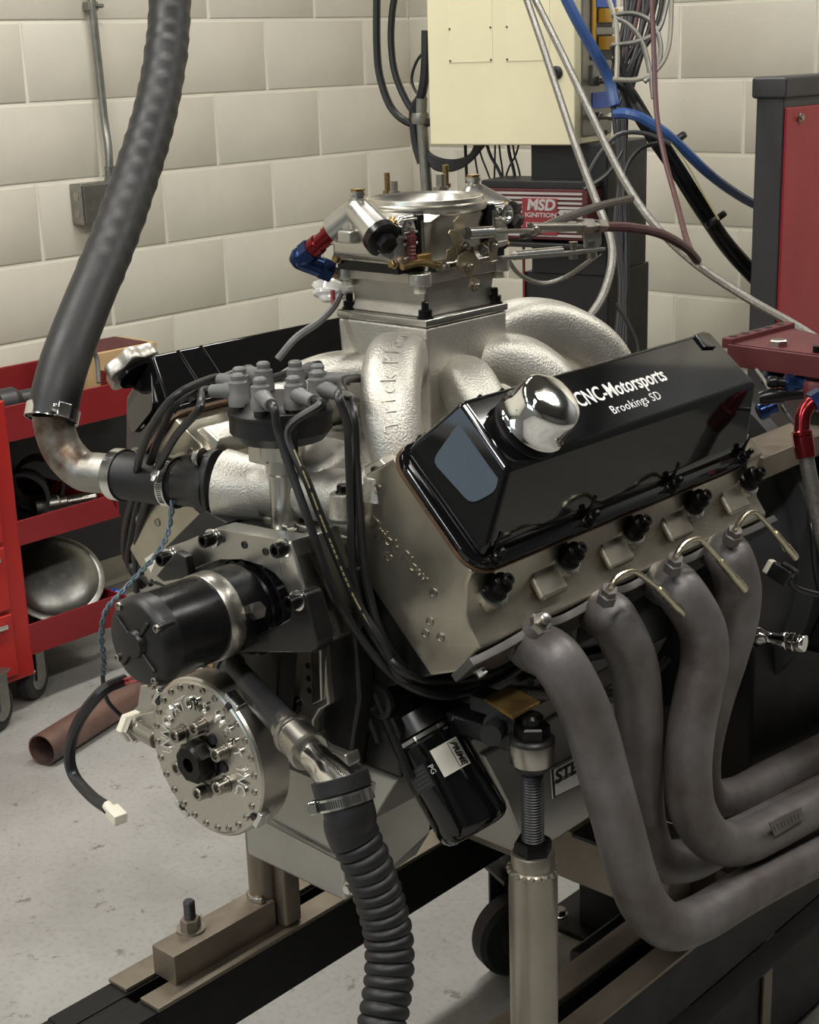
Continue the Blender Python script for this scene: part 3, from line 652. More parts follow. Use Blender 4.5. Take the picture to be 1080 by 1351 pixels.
b = MB(); b.tube([at(795, 299, X=XL), at(830, 300, Y=.66), at(870, 308, Y=.75), at(903, 326, Y=.85), at(919, 343, Y=.95), at(915, 338, Y=1.05), at(905, 315, Y=1.2), at(892, 265, Y=1.35), at(877, 210, Y=1.45), at(866, 150, Y=1.5), at(862, 60, Y=1.55), at(858, -40, Y=1.6)], lambda t: .0062 if t < .45 else .0050, 10); b.done('cable_sheath', 'hose_maroon', tc_)
wire('vacuum_wire', [at(668, 340, Y=.60), at(685, 362, Y=.62), at(715, 374, Y=.66), at(745, 366, Y=.68), at(770, 350, Y=.66), at(790, 334, X=XL)], .0032, 'braid', 'thin grey braided wire sagging below the throttle bracket arm', 'wire')
wire('twisted_loom', [at(690, 310, Y=.60), at(704, 306, Y=.60), at(740, 290, Y=.70), at(790, 272, Y=.90), at(832, 262, Y=1.1)], .006, 'wire_black', 'black taped wire loom rising from the throttle cable to the steel line', 'wire')
# small plastic bag and twisted wires beside the plenum on the left
wire('sensor_wire', [at(366, 474, Y=.20), at(390, 446, Y=.22), at(420, 425, Y=.26), at(440, 405, Y=.29), at(452, 382, Y=.32), at(470, 372, Y=.35), at(486, 366, Y=.36)], .0042, 'boot_grey', 'twisted grey sensor wires running from the distributor up to the carburetor', 'wire')
bg = MB(); bg.tube([at(433, 398, Y=.30), at(436, 384, Y=.31), at(452, 374, Y=.335), at(474, 370, Y=.36)], lambda t: .006 + .017 * math.sin(math.pi * min(1, t * 1.15)) * (1 + .25 * math.sin(t * 37)), 14, 7, flat=.45); bag = tag(bg.done('plastic_bag', 'bag_plastic', angle=20), 'crumpled glossy plastic bag on the wires beside the plenum flange', 'plastic bag')
q = at(439, 392, Y=.296); b = MB(); b.box(q, (.004, .003, .016)); b.done('red_print', 'wire_red', bag)
# ---- distributor
DX, DY = 0.0, .138
dm = MB(); dm.lathe((DX, DY, .945), (0, 0, 1), [(.020, 0), (.0165, .004), (.0165, .075), (.019, .078), (.019, .092), (.024, .094), (.026, .115), (.030, .118)], 32); dist = dm.done('distributor', 'mach_alu', engine, label='billet distributor with a wide black cap')
b = MB(); b.box((DX - .018, DY - .006, 1.045), (.03, .03, .026)); b.done('adjuster_collar', 'mach_alu', dist, bevel=.003)
b = MB(); b.tube([(DX - .02, DY - .02, .957), (DX + .01, DY - .03, .957), (DX + .045, DY - .01, .957)], .009, 10, 4, flat=.5); b.done('hold_down_clamp', 'bright_alu', dist)
screw(dist, (DX + .028, DY - .022, .96), (0, 0, 1), .008, .014, 'bright_alu', 'clamp_bolt', 'hex')
screw(dist, (DX + .030, DY - .015, 1.055), (0, 0, 1), .006, .01, 'steel', 'clamp_bolt', 'hex')
b = MB(); b.lathe((DX, DY, 1.058), (0, 0, 1), [(.040, 0), (.047, .002), (.053, .010), (.055, .012), (.055, .030), (.056, .031), (.056, .034), (.048, .038), (.043, .046), (0, .046)], 40); b.done('distributor_cap', 'black_plastic', dist)
for a in (25, 205):
    c = Vector((math.cos(math.radians(a - 60)), math.sin(math.radians(a - 60)), 0)); q = Vector((DX, DY, 1.075)) + c * .057
    b = MB(); b.box(q, (.006, .018, .046), (c, Vector((0, 0, 1)).cross(c), Vector((0, 0, 1)))); b.done('cap_clip', 'black_plastic', dist, bevel=.001)
BOOTS = []                   # tower position, boot direction
for k in range(8):
    a = math.radians(22.5 + 45 * k); c = Vector((DX + .045 * math.cos(a), DY + .045 * math.sin(a), 1.094))
    b = MB(); b.lathe(c, (0, 0, 1), [(.0082, 0), (.0078, .014)], 16); b.done('cap_tower', 'black_plastic', dist)
    BOOTS.append(c)
BDIR = {0: (1, .1, -.15), 1: (.8, .9, 0), 2: (-.3, 1, .1), 3: (-1, .25, .05), 4: (-1, .05, 0), 5: (-1, -.25, -.1), 6: (.75, -.35, -.12), 7: (.9, -.15, -.1)}
BEND = []
for k, c in enumerate(BOOTS):
    d = Vector(BDIR[k]).normalized(); t = c + Vector((0, 0, .023))
    b = MB(); b.lathe(c + Vector((0, 0, .007)), (0, 0, 1), [(.0112, 0), (.0112, .010), (.0100, .012), (.0100, .025), (.0078, .026), (.0068, .028), (.0075, .0285), (.0075, .032), (.0055, .034)], 18)
    b.lathe(t - d * .002, d, [(.0088, 0), (.0088, .018), (.0078, .02), (.0072, .036)], 16)
    b.done('plug_boot', 'boot_grey', dist, label='grey rubber spark plug wire boot'); BEND.append((t + d * .034, d))
# ---- belt drive
YP = .060
b = MB()
def xz(px, py, Y=YP): q = at(px, py, Y=Y); return Vector((q.x, Y, q.z))
outer = [(196, 762), (204, 742), (222, 722), (250, 712), (284, 697), (330, 706), (384, 714), (391, 735), (402, 775), (412, 815), (420, 852), (402, 862), (390, 850)]
inner = [(238, 768), (244, 762), (252, 754), (266, 746), (290, 738), (318, 738), (345, 746), (362, 756), (374, 770), (381, 786), (386, 806), (388, 830), (388, 848)]
b.ringprism([xz(*p) for p in outer], [xz(*p) for p in inner], (0, .028, 0))
bd = b.done('belt_drive_cover', 'mach_alu', engine, bevel=.0025, label='machined aluminium belt drive bracket')
b = MB(); b.prism([xz(*p) for p in ((383, 714), (391, 735), (402, 775), (412, 815), (420, 852), (404, 861), (392, 850), (389, 812), (382, 784), (372, 762), (366, 735), (370, 713))], (0, .070, 0)); b.xf(Matrix.Translation((0, -.0015, 0))); b.done('right_leg', 'mach_alu', bd, bevel=.003)
for px, py in ((280, 710), (223, 735), (375, 723), (393, 792)):
    q = xz(px, py, YP - .001 if px != 393 else .0335); b = MB(); b.lathe(q, (0, -1, 0), [(.0105, 0), (.0105, .002), (.008, .0025)], 20); b.done('washer', 'bright_alu', bd)
    screw(bd, q + Vector((0, -.002, 0)), (0, -1, 0), .0078, .012, 'black_bolt', 'cap_screw')
for px, py in ((293, 711), (322, 719), (350, 728)):
    b = MB(); q = xz(px, py, YP - .0004); b.lathe(q, (0, -1, 0), [(.0042, 0), (.0042, .0008), (.0028, .0008), (.0028, -.003), (0, -.003)], 14); b.done('hole', 'satin_black', bd)
PC = Vector((.006, .07, .888))
b = MB(); n = 72
def gear(c, r, dr, y, n=72): return [Vector((c.x + (r + (dr if (k // 2) % 2 else 0)) * math.cos(2 * math.pi * k / n), y, c.z + (r + (dr if (k // 2) % 2 else 0)) * math.sin(2 * math.pi * k / n))) for k in range(n)]
b.loft([gear(PC, .050, .003, .068), gear(PC, .050, .003, .098)]); pul = b.done('cam_pulley', 'black_anod', engine, bevel=0, label='black toothed cam pulley')
b = MB(); b.lathe(PC + Vector((0, -.002, 0)), (0, -1, 0), [(.046, 0), (.044, .003), (.036, .004), (.034, 0), (.012, 0), (.012, .008), (0, .008)], 40); b.done('pulley_hub', 'black_anod', pul)
for k in range(5):
    a = 2 * math.pi * k / 5 + .3; screw(pul, PC + Vector((.023 * math.cos(a), -.002, .023 * math.sin(a))), (0, -1, 0), .0055, .006, 'black_bolt', 'pulley_bolt')
CP = Vector((0, .07, CZ)); r1, r2 = .054, .032          # belt loop round cam and crank pulleys
dd = (PC - CP); L_ = dd.length; th = math.atan2(dd.z, dd.x); al = math.acos((r2 - r1) / L_)
def belt(off):
    o = []
    for k in range(25): a = th + (math.pi - al) + (-2 * (math.pi - al)) * k / 24; o.append(PC + Vector((math.cos(a), 0, math.sin(a))) * (r1 + off))
    for k in range(17): a = th - (math.pi - al) - (2 * math.pi - 2 * (math.pi - al)) * k / 16; o.append(CP + Vector((math.cos(a), 0, math.sin(a))) * (r2 + off))
    return o
b = MB(); A = belt(.004); B_ = belt(0); b.ringprism([p + Vector((0, .0, 0)) for p in A], B_, (0, .024, 0)); blt = b.done('timing_belt', 'rubber', engine, label='black toothed timing belt')
for k in range(2, 23):
    a = th + (math.pi - al) - 2 * (math.pi - al) * k / 24; c = PC + Vector((math.cos(a), 0, math.sin(a))) * (r1 + .0042)
    b = MB(); b.box(c + Vector((0, .012, 0)), (.0028, .0235, .0022), (Vector((-math.sin(a), 0, math.cos(a))), Vector((0, 1, 0)), Vector((math.cos(a), 0, math.sin(a))))); b.done('belt_mark', 'boot_grey' if k % 4 == 0 else 'rubber', blt)
b = MB(); b.loft([gear(CP, .029, .003, .06), gear(CP, .029, .003, .105)]); b.done('crank_pulley', 'black_anod', engine)
# backing plate with its long right leg
b = MB(); YL = .108
leg = [(392, 850), (426, 846), (430, 905), (433, 930), (420, 938), (412, 952), (412, 970), (428, 985), (455, 996), (459, 1012), (440, 1022), (415, 1016), (400, 985), (392, 960), (380, 935)]
b.prism([xz(*p, YL) for p in leg], (0, .022, 0)); lg = b.done('front_plate_leg', 'cast_alu_fine', engine, bevel=.003, label='cast aluminium front plate leg')
for px, py in ((406, 878), (407, 895), (408, 911)):
    b = MB(); b.lathe(xz(px, py, YL - .0004), (0, -1, 0), [(.0036, 0), (.0036, .0006), (.0024, .0006), (.0024, -.003), (0, -.003)], 12); b.done('hole', 'satin_black', lg)
screw(lg, xz(393, 927, YL), (0, -1, 0), .007, .008, 'black_bolt', 'bolt')
b = MB(); b.prism([xz(p[0], p[1], YL + .006) for p in ((418, 850), (432, 845), (434, 920), (421, 926))], (0, -.012, 0)); b.done('leg_flange', 'mach_alu', lg, bevel=.002)
b = MB(); b.prism([(-.125, .118, CZ + .20), (-.13, .118, CZ + .06), (-.10, .118, CZ - .06), (.09, .118, CZ - .06), (.12, .118, CZ + .06), (.115, .118, CZ + .20), (.05, .118, CZ + .225), (-.05, .118, CZ + .225)], (0, .026, 0)); b.done('timing_cover', 'black_paint', engine, bevel=.004, label='black timing cover behind the belt')
b = MB(); b.prism([xz(p[0], p[1], .105) for p in ((196, 770), (204, 735), (268, 672), (300, 690), (290, 705), (230, 735), (215, 775))], (0, .018, 0)); b.done('side_plate', 'satin_black', engine, bevel=.002)
b = MB(); b.prism([xz(p[0], p[1], .04) for p in ((231, 728), (244, 735), (249, 762), (215, 768), (205, 760))], (0, .012, 0)); b.done('motor_ear', 'black_paint', engine, bevel=.002)
# ---- electric pump motor
MC = at(183, 848, Y=-.085); mx_, mz_ = MC.x, MC.z
mo = MB(); mo.lathe((mx_, -.078, mz_), (0, 1, 0), [(.0455, 0), (.0455, .125), (.043, .13), (.040, .131)], 48); motor = mo.done('pump_motor', 'black_anod', engine, label='black electric pump motor with a silver clamp band')
b = MB(); b.lathe((mx_, -.070, mz_), (0, -1, 0), [(.0468, -.004), (.0468, .008), (.0455, .012), (.043, .016), (.040, .0175), (.018, .0185), (.015, .0185), (.013, .024), (0, .0245)], 48); b.done('end_cap', 'black_plastic', motor)
for a in (35, 125, 215, 305):
    c = Vector((mx_ + .0415 * math.cos(math.radians(a)), -.0855, mz_ + .0415 * math.sin(math.radians(a))))
    b = MB(); b.lathe(c + Vector((0, .016, 0)), (0, -1, 0), [(.0062, 0), (.0062, .014), (.005, .0165)], 14); b.done('cap_lug', 'black_plastic', motor)
    screw(motor, c, (0, -1, 0), .0042, .004, 'steel', 'cap_screw')
for a in (0, 90, 180, 270):
    c = Vector((mx_, -.089, mz_)); d = Vector((math.cos(math.radians(a + 50)), 0, math.sin(math.radians(a + 50))))
    b = MB(); b.box(c + d * .024, (.024, .004, .004), (d, Vector((0, 1, 0)), d.cross(Vector((0, 1, 0))))); b.done('cap_rib', 'black_plastic', motor, bevel=.001)
b = MB(); b.lathe((mx_, -.004, mz_), (0, 1, 0), [(.0455, 0), (.0466, 0), (.0472, .001), (.0472, .019), (.0466, .02), (.0455, .02)], 48, closed=True); b.done('clamp_band', 'damper_alu', motor, label='brushed silver clamp band')
# bracket arm below the motor to the right bolt
b = MB(); yb = .034
arm = [xz(p[0], p[1], yb) for p in ((283, 826), (300, 840), (325, 841), (362, 828), (381, 816), (385, 790), (390, 780), (400, 781), (405, 790), (419, 843), (418, 855), (410, 863), (345, 862), (300, 864), (280, 852))]
b.prism(arm, (0, .024, 0)); b.done('motor_bracket', 'black_paint', engine, bevel=.003, seg=2, label='black cast motor bracket')
q = xz(330, 806, .03); b = MB(); b.cyl(q + Vector((-.012, 0, -.008)), q + Vector((.014, 0, .004)), .007, n=14); b.cyl(q + Vector((.0, 0, -.001)), q + Vector((.014, 0, .004)), .0095, n=6); b.done('clamp_screw', 'steel', motor)
b = MB(); b.ball(q + Vector((-.014, -.004, -.010)), .006, 10, (1.6, .6, .8)); b.done('cotter', 'bright_alu', motor)
# motor lead with white connector
ml = thing('motor_lead', 'black sleeved motor cable hanging down to a loose white plug', 'cable', at(157, 1080, Y=-.10))
b = MB(); b.tube([at(165, 897, Y=-.05), at(135, 912, Y=-.08), at(105, 950, Y=-.09), at(92, 990, Y=-.09), at(97, 1022, Y=-.09), at(120, 1050, Y=-.095), at(142, 1066, Y=-.10)], .0065, 10); b.done('sleeve', 'wire_black', ml)
for k, c in enumerate(('wire_red', 'wire_red')):
    b = MB(); b.tube([at(160, 898 + 5 * k, Y=-.052), at(178, 893 + 6 * k, Y=-.06), at(192, 894 + 4 * k, Y=-.06)], .002, 6); b.done('lead', c, ml)
q0, q1 = at(141, 1062, Y=-.10), at(162, 1084, Y=-.105); d = (q1 - q0).normalized(); b = MB(); b.cyl(q0, q0 + d * .012, .006, n=10); b.box(q0 + d * .02, (.015, .012, .02), frame(d)); b.done('plug', 'nylon', ml, bevel=.001)
# ---- harmonic damper
HD = Vector((0, 0, CZ)); RD = .0895
b = MB(); b.lathe((0, .041, CZ), (0, -1, 0), [(.04, 0), (RD, 0), (RD, .036), (RD - .002, .0385), (RD - .004, .039), (RD - .006, .0405), (.03, .0405), (.03, .036), (0, .036)], 96); damper = b.done('harmonic_damper', 'damper_alu', engine, label='polished harmonic damper with raised lettering')
for k in range(4):
    a = math.radians(58 + 90 * k); c = Vector((math.cos(a), 0, math.sin(a))); t = Vector((-math.sin(a), 0, math.cos(a)))
    b = MB(); b.box(HD + c * (RD + .002) + Vector((0, .008, 0)), (.008, .014, .022), (c, Vector((0, 1, 0)), t)); b.done('balance_tab', 'bright_alu', damper, bevel=.002)
    b = MB(); b.box(HD + c * (RD - .004), (.006, .002, .006), (c, Vector((0, 1, 0)), t)); b.done('timing_mark', 'label_black', damper)
for k in range(26):
    a = 2 * math.pi * k / 26 + .05; screw(damper, HD + Vector((.0795 * math.cos(a), .0005, .0795 * math.sin(a))), (0, -1, 0), .0040, .0016, 'steel', 'face_screw')
for k in range(6):
    a = math.radians(60 * k + 28); c = HD + Vector((.0385 * math.cos(a), 0, .0385 * math.sin(a)))
    b = MB(); b.lathe(c, (0, -1, 0), [(.0095, 0), (.0095, .002)], 18); b.done('washer', 'steel', damper)
    screw(damper, c + Vector((0, -.002, 0)), (0, -1, 0), .0078, .011, 'steel', 'hub_screw')
    a += math.radians(30); c = HD + Vector((.032 * math.cos(a), -.0004, .032 * math.sin(a))); b = MB(); b.lathe(c, (0, -1, 0), [(.006, 0), (.006, .0006), (.0045, .0006), (.0045, -.002), (0, -.002)], 14); b.done('hub_hole', 'label_black', damper)
b = MB(); b.lathe(HD + Vector((0, .004, 0)), (0, -1, 0), [(.0235, 0), (.0235, .006), (.022, .008)], 32); b.lathe(HD, (0, -1, 0), [(.0225, .002), (.0225, .019), (.0195, .022), (.0085, .022), (.0085, .012), (0, .012)], 8, up=(.3, 0, 1)); b.done('crank_bolt', 'black_bolt', damper, label='black hex crank bolt')
msg = 'INNOVATORS WEST INC.'; a = 193.0
ADV = {'I': 7, ' ': 8, 'N': 12.6, 'O': 13.5, 'W': 15, '.': 6, 'V': 12, 'A': 12.4, 'T': 11.4, 'R': 12, 'S': 11.4, 'E': 11.4, 'C': 12}
for ch in msg:
    w = ADV[ch]; a -= w / 2
    if ch != ' ':
        r = math.radians(a); c = Vector((math.cos(r), 0, math.sin(r)))
        text(ch, 'raised_letter', 'chrome', damper, HD + c * .0615 + Vector((0, -.0008, 0)), Vector((math.sin(r), 0, -math.cos(r))), c, .0205, .0016, bold=.0001, sx=.85)
    a -= w / 2
b = MB(); b.lathe((0, .075, CZ), (0, -1, 0), [(.05, 0), (.052, .004), (.052, .03), (.045, .034)], 48); b.done('crank_hub', 'steel', engine)
# crank trigger bracket at the left of the damper
b = MB(); sb = [xz(p[0], p[1], .052) for p in ((186, 925), (228, 932), (240, 900), (262, 880), (280, 890), (240, 1000), (205, 985), (180, 975), (165, 965), (163, 950))]
b.prism(sb, (0, .010, 0)); tb = b.done('trigger_bracket', 'mach_alu', engine, bevel=.002, label='aluminium crank trigger bracket')
b = MB(); b.prism([xz(p[0], p[1], .045) for p in ((184, 905), (212, 902), (212, 938), (180, 935))], (0, .02, 0)); b.done('bracket_block', 'mach_alu', tb, bevel=.002)
q = at(175, 958, Y=.022)
b = MB(); b.lathe(q - Vector((.006, 0, 0)), (1, -.05, -.05), [(.0185, 0), (.0185, .008), (.017, .009)], 6); b.done('lock_nut', 'nylon', tb)
b = MB(); b.lathe(q + Vector((.004, 0, 0)), (1, -.05, -.05), [(.0165, 0), (.0165, .006), (.015, .007)], 6); b.done('lock_nut', 'bright_alu', tb)
b = MB(); b.lathe(q + Vector((.008, 0, 0)), (1, -.05, -.05), [(.0110, 0), (.0110, .038), (.010, .039), (.006, .039), (.006, .034), (0, .034)], 24); b.done('trigger_sensor', 'steel', tb)
b = MB(); b.loft([[q + Vector((-.004, .0, .012)), q + Vector((.0, .0, -.022)), q + Vector((.006, .028, -.022)), q + Vector((.002, .028, .012))], [q + Vector((.042, .0, .030)), q + Vector((.042, .0, .012)), q + Vector((.042, .028, .012)), q + Vector((.042, .028, .030))]]); b.done('sensor_arm', 'mach_alu', tb, bevel=.002)
for px, py in ((200, 905), (205, 920)): screw(tb, xz(px, py, .044), (0, -1, 0), .0045, .003, 'steel', 'screw')
wire('trigger_wire', [at(176, 958, Y=.05), at(160, 945, Y=.06), at(142, 925, Y=.04), at(136, 900, Y=.03), at(136, 880, Y=.03)], .0028, 'wire_black', 'thin black trigger sensor wire beside the damper', 'wire')
# ---- oil pan
pan = MB(); pan.loft([[(-.115, .140, .640), (.110, .140, .640), (.118, .67, .640), (-.118, .67, .640)], [(-.150, .140, .702), (.150, .140, .702), (.150, .67, .702), (-.150, .67, .702)]])
pan = pan.done('oil_pan', 'sheet_alu', engine, bevel=.003, label='fabricated aluminium oil pan')
ys = .122; cl = [at(323, 1080, Y=ys), at(440, 1129, Y=ys), at(454, 1190, Y=ys), at(446, 1186, Y=ys), at(328, 1128, Y=ys)]
b = MB(); x0, x1 = at(324, 1100, Y=ys).x, at(455, 1185, Y=ys).x; zb_ = at(450, 1188, Y=ys).z; zt = at(440, 1129, Y=ys).z; zl = at(326, 1128, Y=ys).z
b.loft([[(x0, ys, zl), (x1, ys, zb_), (x1, ys, zt), (x0, ys, zt + .012)], [(x0, .235, zl), (x1, .235, zb_ + .006), (x1 + .004, .25, .66), (x0, .25, .66)]])
b.done('front_sump', 'sheet_alu', pan, bevel=.004)
b = MB(); b.loft([[(x0 - .005, ys, zt + .010), (x1, ys, zt), (x1, ys + .004, zt + .006), (x0 - .005, ys + .004, zt + .016)], [(-.13, .140, .690), (.12, .140, .690), (.12, .15, .70), (-.13, .15, .70)]]); b.done('front_slope', 'sheet_alu', pan, bevel=.002)
b = MB(); b.tube([(x0, ys - .001, zt + .011), (x1, ys - .001, zt + .001)], .0035, 8, 0); b.done('weld_bead', 'galv', pan)
b = MB(); b.loft([[(x1 - .002, ys + .006, zb_ + .004), (x1 + .016, ys + .03, zb_ + .012), (x1 + .03, .235, zb_ + .05), (x1 + .004, .24, zb_ + .01)], [(x1 - .002, ys + .006, zt + .01), (x1 + .016, ys + .02, .655), (.118, .24, .668), (x1, .24, .67)]]); b.done('sump_side', 'sheet_alu', pan, bevel=.003)
screw(pan, at(461, 1172, Y=.115), (0, -1, 0), .006, .006, 'bright_alu', 'drain_plug', 'hex')
b = MB(); b.loft([[(-.13, .37, .505), (.1465, .37, .505), (.1465, .66, .505), (-.13, .66, .505)], [(-.13, .33, .60), (.1465, .33, .60), (.1465, .66, .60), (-.13, .66, .60)], [(-.12, .31, .66), (.130, .31, .66), (.130, .66, .66), (-.12, .66, .66)]]); b.done('rear_sump', 'sheet_alu', pan, bevel=.003)
q = Vector((.1428, .43, .545))
c = [at(725, 1015, X=.147), at(800, 975, X=.147), at(800, 1020, X=.147), at(728, 1054, X=.147)]
b = MB(); b.prism(c, (.0008, 0, 0)); st = b.done('sticker', 'white_paint', pan, bevel=.0003, label='white pan maker sticker')
cc = (c[0] + c[1] + c[2] + c[3]) / 4
def shrink(f): return [cc + (p - cc) * f for p in c]
b = MB(); b.ringprism([p + Vector((.0008, 0, 0)) for p in shrink(.97)], [p + Vector((.0008, 0, 0)) for p in shrink(.90)], (.0003, 0, 0)); b.done('sticker_border', 'label_black', pan)
ex = (c[1] - c[0]).normalized(); ey = (c[0] - c[3]).normalized()
q = at(747, 1019, X=.148); text('STE', 'sticker_text', 'label_black', pan, q + Vector((.0002, 0, 0)), ex, ey, .025, .0002, bold=.0008, sx=1.15)
for k in range(2):
    a0 = at(729, 1032 + 3 * k, X=.148); b = MB(); b.prism([a0, a0 + ex * .055, a0 + ex * .055 - ey * .0016, a0 - ey * .0016], (.0003, 0, 0)); b.done('sticker_line', 'label_black', pan)
# ---- oil filter
FA = Vector((.63, 0, -.77)).normalized(); FO = at(560, 972, Y=.19); RF = .0415
b = MB(); b.lathe(FO, FA, [(.030, -.004), (RF + .0015, -.002), (RF + .002, .001), (RF + .002, .004), (RF, .006), (RF, .104), (RF - .002, .110), (RF - .007, .115), (RF - .014, .117), (0, .117)], 56); filt = b.done('oil_filter', 'gloss_black', engine, label='gloss black spin-on oil filter with white label')
b = MB(); b.lathe(FO, FA, [(RF - .004, -.0035), (RF + .0032, -.003), (RF + .0032, .0015), (RF - .004, .002)], 48, closed=True); b.done('filter_rim', 'bright_alu', filt)
b = MB(); b.lathe(FO, FA, [(.036, -.028), (.038, -.006), (.034, -.004)], 32); b.done('filter_mount', 'black_paint', filt)
fx = (CAM - FO); fx = (fx - FA * fx.dot(FA)).normalized(); fy = FA.cross(fx)
def fpt(ang, h, r): return FO + FA * h + (fx * math.cos(math.radians(ang)) + fy * math.sin(math.radians(ang))) * r
def patch(a0, a1, h0, h1, m, name, r=RF + .0004, parent=filt):
    q = MB(); R_ = [[fpt(a0 + (a1 - a0) * k / 8, h, r) for h in (h0, h1)] for k in range(9)]
    I_ = [[fpt(a0 + (a1 - a0) * k / 8, h, r - .0006) for h in (h0, h1)] for k in range(9)]
    ring = [[i[0], i[1], o[1], o[0]] for i, o in zip(I_, R_)]; q.loft(ring); return q.done(name, m, parent)
SG = 1 if (fy.dot(CR) > 0) else -1
patch(-4 * SG, 44 * SG, .018, .050, 'paper_label', 'filter_label')
for a0_, a1_, h0_, h1_ in ((24, 42, .0200, .0207), (24, 42, .0473, .0480), (24, 24.9, .0200, .0480), (41.1, 42, .0200, .0480)): patch(a0_ * SG, a1_ * SG, h0_, h1_, 'label_black', 'label_outline', RF + .0007)
patch(-62 * SG, -22 * SG, .026, .052, 'label_black', 'filter_print')
for k in range(5): patch(-58 * SG, -26 * SG, .029 + .0045 * k, .0294 + .0045 * k, 'boot_grey', 'print_line', RF + .0007)
def ftext(s, ang, h, size, m, name, **kw):
    nrm = (fx * math.cos(math.radians(ang)) + fy * math.sin(math.radians(ang))); text(s, name, m, filt, fpt(ang, h, RF + .0009), FA, nrm.cross(FA), size, .0003, **kw)
ftext('PRIME', 33 * SG, .034, .0100, 'label_black', 'filter_text', bold=.0004, shear=.25)
ftext('PG', -14 * SG, .036, .0085, 'silver_print', 'filter_text')
# ================================================================== hoses and pipes on the front of the engine
NX = [Vector((-.098, .133, .990)), Vector((-.125, .124, .990))]
th_ = thing('water_neck', 'black cast thermostat neck bolted to the front left of the intake', 'water neck', (-.11, .13, .95))
b = MB(); ax = Vector((-1, -.22, 0)).normalized(); c0 = Vector((-.100, .132, .988))
x_, y_, z_ = frame(ax)
ov = [c0 + (x_ * math.cos(2 * math.pi * k / 40) * .030 + y_ * math.sin(2 * math.pi * k / 40) * .045) for k in range(40)]
b.loft([ov, [p + ax * .010 for p in ov]]); b.done('flange', 'satin_black', th_, bevel=.002)
b = MB(); b.lathe(c0, ax, [(.032, .006), (.032, .018), (.0255, .030), (.0255, .055), (.027, .056), (.027, .060), (.0245, .061), (.0245, .075)], 32); b.done('neck', 'satin_black', th_)
b = MB(); b.box(c0 + ax * .016 + Vector((0, 0, .036)), (.03, .03, .012), (ax, Vector((0, 0, 1)).cross(ax), Vector((0, 0, 1)))); b.done('boss', 'satin_black', th_, bevel=.004)
for dz in (.037, -.037): screw(th_, c0 + ax * .010 + Vector((0, -.012, dz)), ax, .009, .010, 'steel', 'bolt', 'hex')
h0 = c0 + ax * .058; h1 = c0 + ax * .150
sl = thing('coolant_sleeve', 'short black rubber coolant sleeve between two clamps on the water neck', 'hose', h1)
b = MB(); b.lathe(h0, ax, [(.0295, 0), (.0295, .012), (.0285, .016), (.0285, .078), (.0295, .082), (.0295, .094), (.0260, .0945), (.0260, 0)], 36, closed=True); b.done('sleeve', 'rubber', sl)
def hose_clamp(parent, c, axis, r, w=.011, slots=14, scr=(0, 0, 1), a0=0.0):
    axis = Vector(axis).normalized(); x, y, z = frame(axis, scr)
    b = MB(); b.lathe(c - axis * w / 2, axis, [(r, 0), (r + .0012, 0), (r + .0012, w), (r, w)], 40, up=scr, closed=True); b.done('clamp_band', 'bright_alu', parent)
    for k in range(slots):
        a = a0 + k * .085; d = x * math.cos(a) + y * math.sin(a); t = axis.cross(d)
        b = MB(); b.box(c + d * (r + .0012), (w * .62, .0011, .0009), (axis, t, d)); b.done('slot', 'label_black', parent)
    a = a0 + slots * .085 + .22; d = x * math.cos(a) + y * math.sin(a); t = axis.cross(d); q = c + d * (r + .005)
    b = MB(); b.box(q, (w * 1.05, .016, .008), (axis, t, d)); b.done('clamp_housing', 'bright_alu', parent, bevel=.0012)
    b = MB(); b.lathe(q - t * .014, t, [(.0045, 0), (.0052, .003), (.0052, .006), (.0035, .007), (.0035, .022)], 12); b.done('clamp_screw', 'bright_alu', parent)
hose_clamp(sl, h0 + ax * .006, ax, .0297, a0=-.6, slots=12)
hose_clamp(sl, h0 + ax * .086, ax, .0297, .013, a0=2.6, slots=0)
# steel elbow
E0 = h0 + ax * .088
e1 = at(108, 620, Y=.082); e2 = at(84, 596, Y=.075); e3 = at(72, 566, Y=.072); e4 = at(69, 545, Y=.072)
el = MB(); el.tube([E0 - ax * .02, E0, (E0 + e1) / 2 + Vector((0, 0, -.001)), e1, e2, e3, e4], .0238, 28, 8)
tag(el.done('steel_elbow', 'rusty'), 'rust spotted bare steel elbow pipe joining two coolant hoses', 'pipe')
D0 = depth(e4)
hp = [at(68, 552, D=D0 - .005), at(76, 512, D=D0 + .002), at(88, 470, D=D0 + .02), at(115, 400, D=D0 + .07), at(148, 320, D=D0 + .14), at(180, 230, D=D0 + .22), at(204, 150, D=D0 + .28), at(219, 70, D=D0 + .34), at(224, 0, D=D0 + .38), at(223, -70, D=D0 + .42), at(215, -200, D=D0 + .48), at(205, -420, D=D0 + .55)]
tot = 0
hh = thing('coolant_hose', 'thick black rubber coolant hose wrapped with tape rising to the ceiling', 'hose', hp[0])
def hr(t, sd):
    w = (sd / .034) % 1.0
    return .0292 + (.0020 * w * w if sd > .22 else 0)
hr.arc = 1
b = MB(); b.tube(hp, hr, 28, 14); b.done('hose', 'rubber', hh)
hose_clamp(hh, at(69, 546, D=D0), (hp[1] - hp[0]), .0305, .016, slots=7, scr=(1, -.8, 0), a0=1.1)
